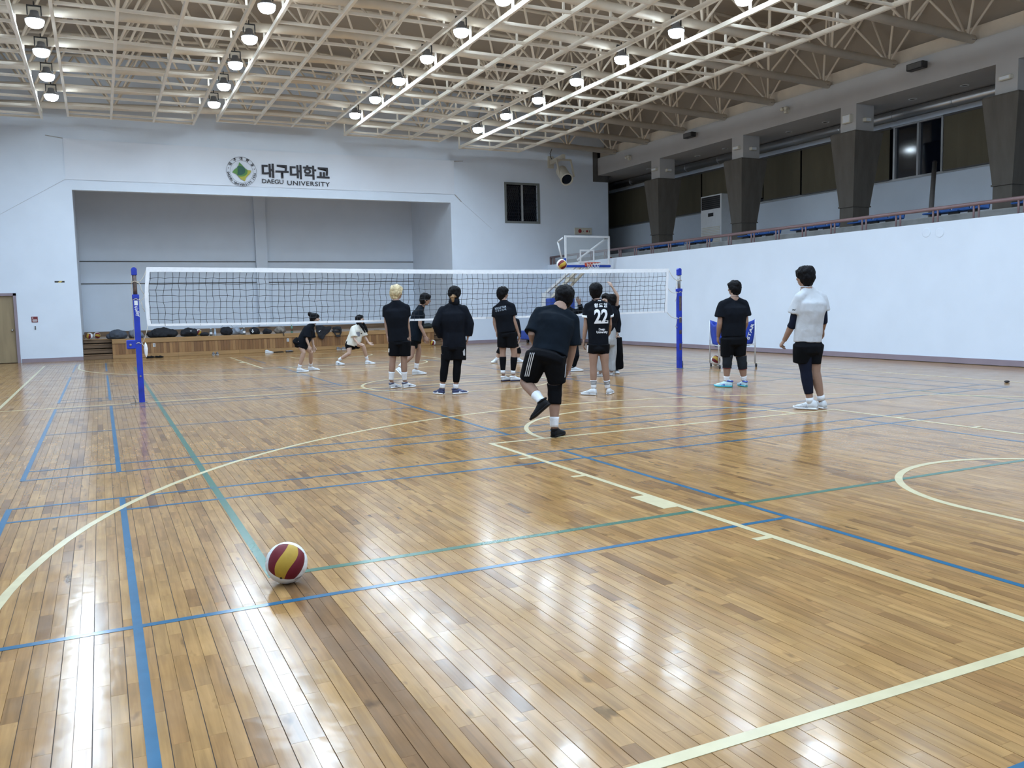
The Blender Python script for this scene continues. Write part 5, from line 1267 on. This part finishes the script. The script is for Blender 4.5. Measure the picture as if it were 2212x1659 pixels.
    # ---------------- wraps: socks, knee sleeves, tights
    for wname, which, side_, t0, t1, ad, m_ in sp.get('wraps', []):
        for q in side_:
            ch = leg[q] if which == 'leg' else arm[q]; tb = LEGR if which == 'leg' else ARMR; kk = bk if which == 'leg' else af
            w2 = MB(); chain_loft(w2, ch, t0, t1, lambda t: interp(tb, t)*(kk if t < 1.2 or which == 'arm' else (bk+k)/2)+ad, 18, .06); o2 = fixn(w2.build(wname, m_, root, smooth=True))
            if wname == 'crew_sock':
                for tt in (t0+.05, t0+.11, t0+.17): w3 = MB(); chain_loft(w3, ch, tt-.014, tt+.014, lambda t: interp(tb, t)*(bk+k)/2+ad+.0012, 18, .03); w3.build('sock_stripe', M_SHORT, o2, smooth=True)
    for q in 'LR':
        h, d, zz, Lr = feet[q]; S = sp['shoe']
        shoe_parts(root, h, d, None, Lr, S[0], S[1], laces=S[2] if len(S) > 2 else None, stripe=S[3] if len(S) > 3 else None, zup=zz, collar=S[4] if len(S) > 4 else None)
    root['_J'] = 0; del root['_J']
    return root, J, C, f, u, s, hk, B, n, rh, Lf
# 1 front player
person(dict(label='lunging player in dark tee and striped shorts, nearest the camera', base=(1196, 945), face=(.05, 1), k=1.0, bulk=1.18, arm=1.12, td=.22,
    hd=(1219, 640, .34), hface=(-.1, .9, .3), hup3=(.18, -.2, 1), fluff=1.03, nk=(1211, 661, .27), s=((1166, 677), (1236, 692)), e=((1149, 722, .10), (1237, 748, .2)), w=((1160, 752, .30), (1227, 800, .26)),
    handL=dict(dir=(.3, .9, -.3)), handR=dict(dir=(-.4, .5, -.8), palm=(-.9, 0, -.2), thumb=(0, 1, 0)),
    h=((1161, 765), (1197, 768)), k_=((1135, 825, .10), (1198.5, 842, .05)),
    f=(dict(lift=(1189, 874, -.30), toe=(1143, 914, -.26), z=(-.45, .2, .75), an=(1170, 868, -.20)), dict(x=1192, d=-.02, dir=(.42, .9), an=(1197, 921, 0))),
    top=dict(m=M_NAVY, hem=((1148, 756), (1224, 778)), hd=.0, dr=.62, sleeve=.98, sr=(.080, .086), fold=.010, loose=.02), bot=dict(m=M_SHORT, hem=((1122, 1163, 818, 822), (1184, 1221, 828)), hw=.182, dr=.95,
      stripes=[dict(p=[(1146+i*4, 762, 0), (1139+i*4, 790, 0), (1134+i*4, 813, 0)], w=.0045) for i in range(3)]+[dict(p=[(1223, 778, 0), (1221.5, 800, 0), (1220, 815, 0)], w=.004)]),
    wraps=[('knee_sleeve', 'leg', 'R', .82, 1.40, .010, M_SHORT), ('sock', 'leg', 'L', 1.66, 2.02, .006, M_SOCK), ('sock', 'leg', 'R', 1.74, 2.02, .006, M_SOCK)], shoe=(M_SHK, M_SOLEB, M_SHK, None, M_SHK)))
# 2 number 22
person(dict(label='player in black jersey numbered 22 with white cuffs, back turned', base=(1289, 853), face=(-.05, 1), bulk=.98, arm=.92,
    hd=(1286.5, 628), hface=(-.15, .95, .25), nk=(1289, 649), s=((1270, 662), (1313, 662)), e=((1265, 705), (1317, 700, .08)), w=((1261, 735, .02), (1316, 720, .3)), handR=dict(dir=(0, 1, .2)),
    h=((1283, 742), (1303, 742)), k_=((1281.5, 791), (1307, 791)), f=(dict(x=1288, d=-.05, dir=(-.9, .45), an=(1282.5, 837, 0)), dict(x=1313, d=0, dir=(.25, 1), an=(1312.5, 837, .05))),
    top=dict(name='jersey', m=M_BLK, hem=((1271.5, 746), (1315, 746)), sleeve=.56, sr=(.068, .078), cuff='LR', fold=.006,
      prints=[dict(t='22', x=1298.5, y=683, w=30, h=31, o=.035), dict(t='황도현', x=1297.5, y=659.5, w=28, h=9, o=.03, sp=1.2), dict(t='Daegu', x=1300, y=711.5, w=13, h=6.5, o=.03), dict(t='University', x=1300.5, y=717.5, w=24, h=6.5, o=.03), dict(t='~', x=1295, y=649.5, w=7, h=2.6, o=.04)]),
    bot=dict(m=M_SHORT, hem=((1268.5, 1291, 764), (1294, 1315, 765)), hw=.155, dr=1.0, stripes=[dict(p=[(1270.5, 746, 0), (1269.8, 763, 0)], w=.016)]),
    wraps=[('crew_sock', 'leg', 'LR', 1.66, 2.02, .006, M_SOCK)], shoe=(M_SHW, M_SOLEW, M_SHL, M_SHL)))
# 3 white tee
person(dict(label='standing player in white tee, black arm sleeves and one black legging', base=(1756, 885), face=(-.62, .78), bulk=1.12, arm=1.08, k=1.03,
    hd=(1739, 597, 0), hface=(-.8, .62, .05), fluff=1.06, tufts=[((.0, -.05, .085), (.06, .05, .04)), ((.05, .02, .09), (.045, .05, .035))], nk=(1742, 622), s=((1727, 645), (1774, 645)), e=((1713, 698, -.06), (1779, 690, .12)), w=((1694, 736, .05), (1777, 712, .25)),
    handL=dict(dir=(-.45, .35, -.6), curl=1.2, palm=(.6, .3, -.4), thumb=(-.3, .9, 0)), h=((1735, 742), (1757, 742)), k_=((1741, 803, -.02), (1761, 804, .05)),
    f=(dict(x=1767, d=-.03, dir=(-1, .35), an=(1750, 868, 0), L=.30), dict(x=1783, d=.06, dir=(-.55, .85), an=(1774, 862, .10), L=.29)),
    top=dict(m=M_WTEE, hem=((1711.5, 739.5), (1778, 738)), sleeve=.60, sr=(.078, .083), fold=.012, dr=.72, prints=[dict(t='~', x=1715.5, y=669, w=7, h=3, o=.03, m=M_SHORT)]), bot=dict(m=M_SHORT, hem=((1714, 1752, 783), (1738, 1773, 786)), hw=.178, dr=1.0),
    wraps=[('arm_sleeve', 'arm', 'LR', .30, 1.22, .006, M_COMP), ('legging', 'leg', 'L', .35, 1.72, .006, M_COMP), ('sock', 'leg', 'LR', 1.86, 2.03, .007, M_SOCK)], shoe=(M_SHW, M_SOLEW, M_SHL, M_SHL)))
# 4 knee sleeves
person(dict(label='player with charcoal knee sleeves and aqua shoes before the blue ball cart', base=(1580, 836), face=(-.45, .9), bulk=1.22, arm=1.15, k=1.0,
    hd=(1586, 622), hface=(-.7, .7, .05), nk=(1586, 643), s=((1561, 659), (1606, 657)), e=((1555, 699), (1611, 696, .08)), w=((1551.5, 727, .02), (1606, 716, .22)), h=((1574, 730), (1596, 729)),
    k_=((1571, 781), (1603, 785)), f=(dict(x=1582, d=-.03, dir=(-1, .3), an=(1569.5, 821, 0), L=.30), dict(x=1612, d=.02, dir=(-.45, .9), an=(1607, 820, .08))),
    top=dict(m=M_BLK, hem=((1556.5, 731), (1612, 722)), sleeve=.66, sr=(.082, .09), fold=.008, dr=.72), bot=dict(m=M_SHORT, hem=((1557, 1582, 771), (1586, 1611, 769)), hw=.185, dr=1.05),
    wraps=[('knee_sleeve', 'leg', 'LR', .72, 1.34, .007, M_KNEE), ('sleeve_trim', 'leg', 'LR', 1.315, 1.345, .009, mat('dark_red_trim', (.12, .012, .016), .8)), ('sock', 'leg', 'LR', 1.78, 2.02, .006, M_SOCK)], shoe=(M_BSHOE, M_AQUA, M_SOLEW, mat('blue_shoe_mark', (.02, .05, .35), .4), mat('blue_shoe_mark', (.02, .05, .35), .4))))
# 5 rescue tee
person(dict(label='player in black tee lettered RESCUE TEAM and black calf sleeves, back turned', base=(1097, 821), Y=14.05, face=(.45, .9), bulk=1.0, arm=.95,
    hd=(1086, 633.5), hface=(.75, .65, 0), nk=(1088, 650), s=((1071, 667), (1106, 661)), e=((1068.5, 696), (1110, 692)), w=((1073, 717, .06), (1119.5, 718, -.04)), h=((1087, 716), (1104, 717)),
    k_=((1086, 763), (1111, 763)), f=(dict(x=1083, d=0, dir=(.75, .6), an=(1086.5, 806, .02)), dict(x=1102, d=-.02, dir=(.9, .35), an=(1108, 806, 0))),
    top=dict(m=M_BLK, hem=((1073, 718), (1116.5, 717)), sleeve=(.62, .66), sr=(.07, .076), fold=.008, prints=[dict(t='RESCUE TEAM', x=1081, y=664.5, w=24, h=4.6, rot=.19, o=.012, m=M_CSIL), dict(t='수상구조대', x=1081.5, y=670.2, w=23.5, h=4.2, rot=.17, o=.008, sp=1.3, m=M_CSIL)]),
    bot=dict(m=M_SHORT, hem=((1074.5, 1095, 751), (1095.5, 1117, 751)), hw=.165, dr=1.0), wraps=[('calf_sleeve', 'leg', 'LR', 1.18, 1.86, .006, M_SHORT), ('sock', 'leg', 'LR', 1.86, 2.02, .006, M_SOCK)], shoe=(M_SHW, mat('navy_rubber_sole', (.015, .02, .06), .5), M_SOLEW, None, M_SOLEW)))
# 6 long padded jacket
person(dict(label='player with tied back brown hair in long black padded jacket', base=(972, 852), face=(.05, 1), bulk=1.02, arm=1.0,
    hd=(982, 634.5), hface=(.25, .95, 0), hair='tail', nk=(981, 655), s=((957, 671), (1001, 669)), e=((941.5, 701, -.02), (1015, 700, 0)), w=((955, 730, .1), (1010.5, 728, .02)), h=((967, 740), (992, 740)),
    k_=((960.5, 791), (987.5, 791)), f=(dict(x=957, d=0, dir=(-.6, .8), an=(955.5, 837, .03)), dict(x=976, d=0, dir=(1, .35), an=(984.5, 838, .02))),
    top=dict(name='padded_jacket', m=mat('black_quilted_cloth', (.004, .0055, .0095), .85, spec=.12, var=.15, scale=8, bump=.3, bscale=12), hem=((955.5, 752), (1007, 752)), sleeve=1.9, sr=(.088, .066), fold=.010, loose=.05, collar=True, neck=False, dr=.7, waist=.175),
    bot=dict(m=M_SHORT, hem=((956, 979, 778), (977, 1006.5, 777)), hw=.17, dr=1.0, stripes=[dict(p=[(1003.5-i*1.6, 754+2*i, 0), (1004-i*1.2, 768, 0)], w=.004) for i in range(3)]),
    wraps=[('legging', 'leg', 'LR', .5, 1.72, .006, M_SHORT), ('sock', 'leg', 'LR', 1.82, 2.02, .006, M_SOCK)], shoe=(M_NSHOE, M_SOLEW, None, M_PRINT, M_NSHOE)))
# 7 blond
r7 = person(dict(label='player with bleached blond hair in black tee and shorts, back turned', base=(858, 837), Y=14.08, face=(.2, 1), bulk=.96, arm=.90, k=1.02,
    hd=(856.5, 631), hface=(.75, .65, .0), hmat=M_BLOND, fluff=1.02, mess=1.4, nk=(855.5, 651), s=((834, 666), (879, 664)), e=((834.5, 698), (880, 697)), w=((838, 729, .03), (885, 729, .02)), h=((852, 730), (874, 730)),
    k_=((848, 780), (872.5, 780)), f=(dict(x=841, d=0, dir=(.7, .75), an=(845, 820, .03)), dict(x=869, d=0, dir=(.85, .6), an=(873.5, 820, .03))),
    top=dict(m=M_BLK, hem=((838.5, 738), (884, 737)), sleeve=.58, sr=(.07, .076), fold=.008), bot=dict(m=M_SHORT, hem=((840, 862.5, 769), (862.5, 887, 769)), hw=.165, dr=1.0, stripes=[dict(p=[(840.8, 753, 0), (840.6, 761, 0)], w=.014)]),
    wraps=[('sock', 'leg', 'LR', 1.58, 2.02, .006, M_SOCK)], shoe=(M_SHW, M_SOLEW, M_SOLEW, M_NSHOE, M_NSHOE)))
_, J, C, f, u, s, hk, B_, n_, rh_, Lf_ = r7
gl = MB()
for q in (-1, 1):
    gl.tube([C+f*.098+s*(q*.032)+(s*math.cos(a)*.024+u*math.sin(a)*.019) for a in [2*math.pi*i/14 for i in range(15)]], .0022, 5); gl.tube([C+f*.098+s*(q*.056), C+f*.05+s*(q*.078), C-f*.01+s*(q*.08)], .0022, 5)
gl.build('glasses', M_BLACKP, r7[0])
# 8 stooping in profile
person(dict(label='stooping player in profile beyond the net, beside the blond player', base=(884, 810), Y=16.6, face=(1, .12), bulk=1.0, arm=.95, td=0,
    hd=(918.5, 646, -.03), hface=(.95, .1, -.15), hup3=(.15, 0, 1), nk=(910.5, 661, 0), s=((904, 672, .17), (908, 671, -.17)), e=((905, 702, .2), (907, 702, -.2)), w=((916, 728, .2), (919.5, 728, -.2)), handR=dict(dir=(.35, 0, -.9), palm=(-.3, .9, 0), thumb=(.8, 0, -.3)),
    h=((893, 728, .09), (893, 728, -.09)), k_=((905, 755, .10), (889, 768, -.12)), f=(dict(x=890, d=.12, dir=(1, .05), an=(899, 795, .14), L=.30), dict(lift=(854.5, 799, -.25), toe=(869.5, 814.5, -.35), z=(.7, .1, .6), an=(864, 792, -.22))),
    top=dict(m=M_NAVY, hem=((880.5, 738), (906, 733)), sleeve=.58, sr=(.07, .08), fold=.008, dr=1.25, waist=.15), bot=dict(m=M_SHORT, hem=((891, 912, 749, 743), (880, 901, 752, 750)), hw=.15, dr=1.0, dk=.5),
    wraps=[('sock', 'leg', 'LR', 1.74, 2.02, .007, M_SOCK)], shoe=(M_SHW, M_SOLEW, M_SHL, M_SHL)))
# 9 crouching in black
person(dict(label='crouching player with hair bun in loose black tee before the stage', base=(655, 804.5), Y=19.2, face=(1, -.15), bulk=.92, arm=.82, k=.96, skin=M_SKIN2, td=0,
    hd=(679.5, 687.5, 0), hface=(.97, -.2, 0), hup3=(.1, 0, 1), hair='bun', nk=(676, 700, 0), s=((673, 707, .15), (666, 708, -.15)), e=((674.5, 733, .17), (662.5, 733, -.18)), w=((677.5, 748, .14), (668, 748, -.17)),
    handL=dict(dir=(.05, 0, -1)), handR=dict(dir=(.15, 0, -1), palm=(-.4, .8, 0), thumb=(.9, 0, 0)), h=((646, 737, .09), (645, 738, -.09)), k_=((672, 761, .10), (656, 761.5, -.12)),
    f=(dict(x=665.5, d=.35, dir=(1, -.05), an=(671, 790, .35), L=.275), dict(x=641, d=-.03, dir=(1, -.12), an=(646.5, 794, -.02), L=.275)),
    top=dict(m=M_BLK, hem=((634.5, 751), (663, 749)), sleeve=.84, sr=(.085, .11), fold=.010, dr=1.0, waist=.20), bot=dict(m=M_SHORT, hem=((650, 668, 749, 746), (637, 657, 750, 746)), hw=.15, dr=1.0, dk=.4),
    wraps=[('sock', 'leg', 'LR', 1.80, 2.02, .006, M_SOCK)], shoe=(M_SHW, M_SOLEW, M_SHL, M_SHL)))
# 10 white tee woman
person(dict(label='crouching player with long black hair in loose white tee, arms forward', base=(765, 787), Y=20.9, face=(.85, -.5), bulk=.92, arm=.82, k=.96, skin=M_SKIN2, td=0,
    hd=(777, 690, -.02), hface=(.85, -.4, .25), hair='long', nk=(775, 702, 0), s=((783, 708, .10), (763, 708, -.12)), e=((789, 729, .05), (765, 731, -.2)), w=((796, 740, -.05), (774, 743, -.3)),
    handL=dict(dir=(.7, -.3, -.5), palm=(.2, -.6, .7), thumb=(.6, 0, .6), spread=.25, curl=.15), handR=dict(dir=(.7, -.3, -.6), palm=(.3, .3, .6), thumb=(.3, .8, 0)), h=((764, 743, .06), (754, 744, -.06)), k_=((784, 746, -.20), (754.5, 763, -.15)),
    f=(dict(x=789.5, d=-.1, dir=(1, -.25), an=(793, 776, -.05), L=.27), dict(x=726.5, d=0, dir=(.8, -.55), an=(733, 777, -.02), L=.27)),
    top=dict(m=M_CTEE, hem=((744, 748.5), (778, 745)), sleeve=.86, sr=(.085, .11), fold=.014, dr=.85, waist=.19, prints=[dict(t='■', x=773.5, y=721.5, w=8, h=10, m=M_CG)]), bot=dict(m=M_SHORT, hem=((764, 783, 746, 741), (747, 765, 753, 750)), hw=.155, dr=1.0, dk=.5),
    wraps=[('sock', 'leg', 'LR', 1.78, 2.02, .006, M_SOCK)], shoe=(M_SHW, M_SOLEW, M_SOLEW, M_SHORT)))
# 11 partly hidden behind the rescue tee
person(dict(label='player with black knee pads mostly hidden behind the RESCUE TEAM player', base=(1095, 784), Y=18.7, face=(.05, -1), bulk=.9, arm=.85, k=.97, skin=M_SKIN2,
    hd=(1104, 667.5), hface=(.15, -1, 0), nk=(1103, 684), s=((1117.5, 693), (1089, 693)), e=((1122, 713), (1085, 713)), w=((1122, 730, -.1), (1088, 730, -.1)), h=((1109, 731), (1096, 731)), k_=((1120, 758), (1079, 758)),
    f=(dict(x=1117, d=.08, dir=(.7, -.7), an=(1118, 778, .04)), dict(x=1073, d=.1, dir=(-.45, -.9), an=(1073, 778, .05))),
    top=dict(name='jacket', m=M_BLK, hem=((1090, 736), (1118, 736)), sleeve=1.85, sr=(.07, .05), fold=.008), bot=dict(m=M_SHORT, hem=((1103, 1121, 750), (1083, 1101, 750)), hw=.15),
    wraps=[('knee_pad', 'leg', 'LR', .78, 1.22, .018, M_SHORT), ('sock', 'leg', 'LR', 1.7, 2.02, .006, M_SOCK)], shoe=(M_SHW, M_SOLEW, M_SHL, M_SHL)))
# 12 behind the front player
person(dict(label='player in black sweatshirt, one palm raised, hidden behind the lunging player', base=(1236, 802), Y=15.3, face=(.55, -.85), bulk=.95, arm=.9, k=1.0,
    hd=(1226, 650), hface=(.5, -.85, .3), nk=(1226, 665), s=((1243, 673), (1213, 674)), e=((1257, 671, -.06), (1208, 700)), w=((1251.5, 655.5, -.12), (1210, 722, -.1)),
    handL=dict(dir=(-.35, -.2, .9), palm=(.1, -1, .1), thumb=(.9, 0, .2), spread=.2, curl=.2), h=((1238, 731), (1222, 731)), k_=((1244, 768, -.12), (1222, 767)),
    f=(dict(x=1233, d=-.03, dir=(1, -.2), an=(1239, 793, 0), L=.27), dict(x=1210, d=0, dir=(.5, -.9), an=(1213, 793, 0))),
    top=dict(name='sweatshirt', m=M_BLK, hem=((1210, 743), (1250, 740)), sleeve=1.85, sr=(.075, .055), fold=.010), bot=dict(name='trousers', m=M_BLK, hem=((1233, 1246, 790), (1210, 1220, 790)), hw=.155, chain=1.88, wr=(.10, .055)),
    wraps=[], shoe=(M_SHW, M_SOLEW, M_SOLEW, None, M_SHORT)))
# 13 grey sweatpants, arm up
person(dict(label='player in grey sweatpants with one bare arm raised, behind number 22', base=(1312, 808), Y=13.95, face=(-.85, .5), bulk=.94, arm=.88, k=.91, skin=M_SKIN2,
    hd=(1320, 647.5), hface=(-.85, .5, .15), hair='bob', nk=(1321, 663), s=((1311, 672), (1331, 668)), e=((1309, 700, -.1), (1334.5, 640, .05)), w=((1303, 690, -.25), (1322.5, 619.5, .0)),
    handR=dict(dir=(-.4, 0, .9), palm=(-.5, .3, -.2), thumb=(-.7, -.5, .2), curl=.5), handL=dict(dir=(-.8, .2, .5)), h=((1311, 732), (1322, 732)), k_=((1297, 770, -.2), (1322, 768)),
    f=(dict(x=1304, d=-.15, dir=(-.9, .1), an=(1297, 803, -.2)), dict(x=1324, d=.05, dir=(-.7, .2), an=(1321, 804, .05))),
    top=dict(m=M_BLK, hem=((1302, 716), (1329, 715)), sleeve=(.8, .32), sr=(.075, .085), fold=.010, dr=.85), bot=dict(name='sweatpants', m=M_GSWEAT, hem=((1288, 1304, 798), (1315, 1331, 798)), hw=.155, chain=1.93, wr=(.115, .088), fold=.014),
    wraps=[], shoe=(M_SHW, M_SOLEW, M_SHL, M_SHL)))
# 14 wide black trousers
person(dict(label='player in black jacket and very wide black trousers behind number 22', base=(1331, 798), Y=14.22, face=(-.3, -1), bulk=.95, arm=.92, k=.90, skin=M_SKIN2,
    hd=(1308.5, 646), hface=(-.4, -1, .1), nk=(1315, 662), s=((1332, 672), (1302, 673)), e=((1336, 699), (1300, 700)), w=((1333, 722, -.1), (1301, 722, -.1)), h=((1332, 728), (1318, 728)), k_=((1332, 764), (1318, 764)),
    f=(dict(x=1331, d=.1, dir=(.15, -1)), dict(x=1317, d=.1, dir=(-.2, -1))),
    top=dict(name='jacket', m=M_BLK, hem=((1306, 735), (1337, 735)), sleeve=1.8, sr=(.085, .065), fold=.010), bot=dict(name='wide_trousers', m=M_SHORT, hem=((1322, 1341, 790), (1308, 1326, 790)), hw=.16, chain=1.9, wr=(.13, .16), fold=.014),
    wraps=[], shoe=(M_SHW, M_SOLEW, M_SHL, M_SHL)))
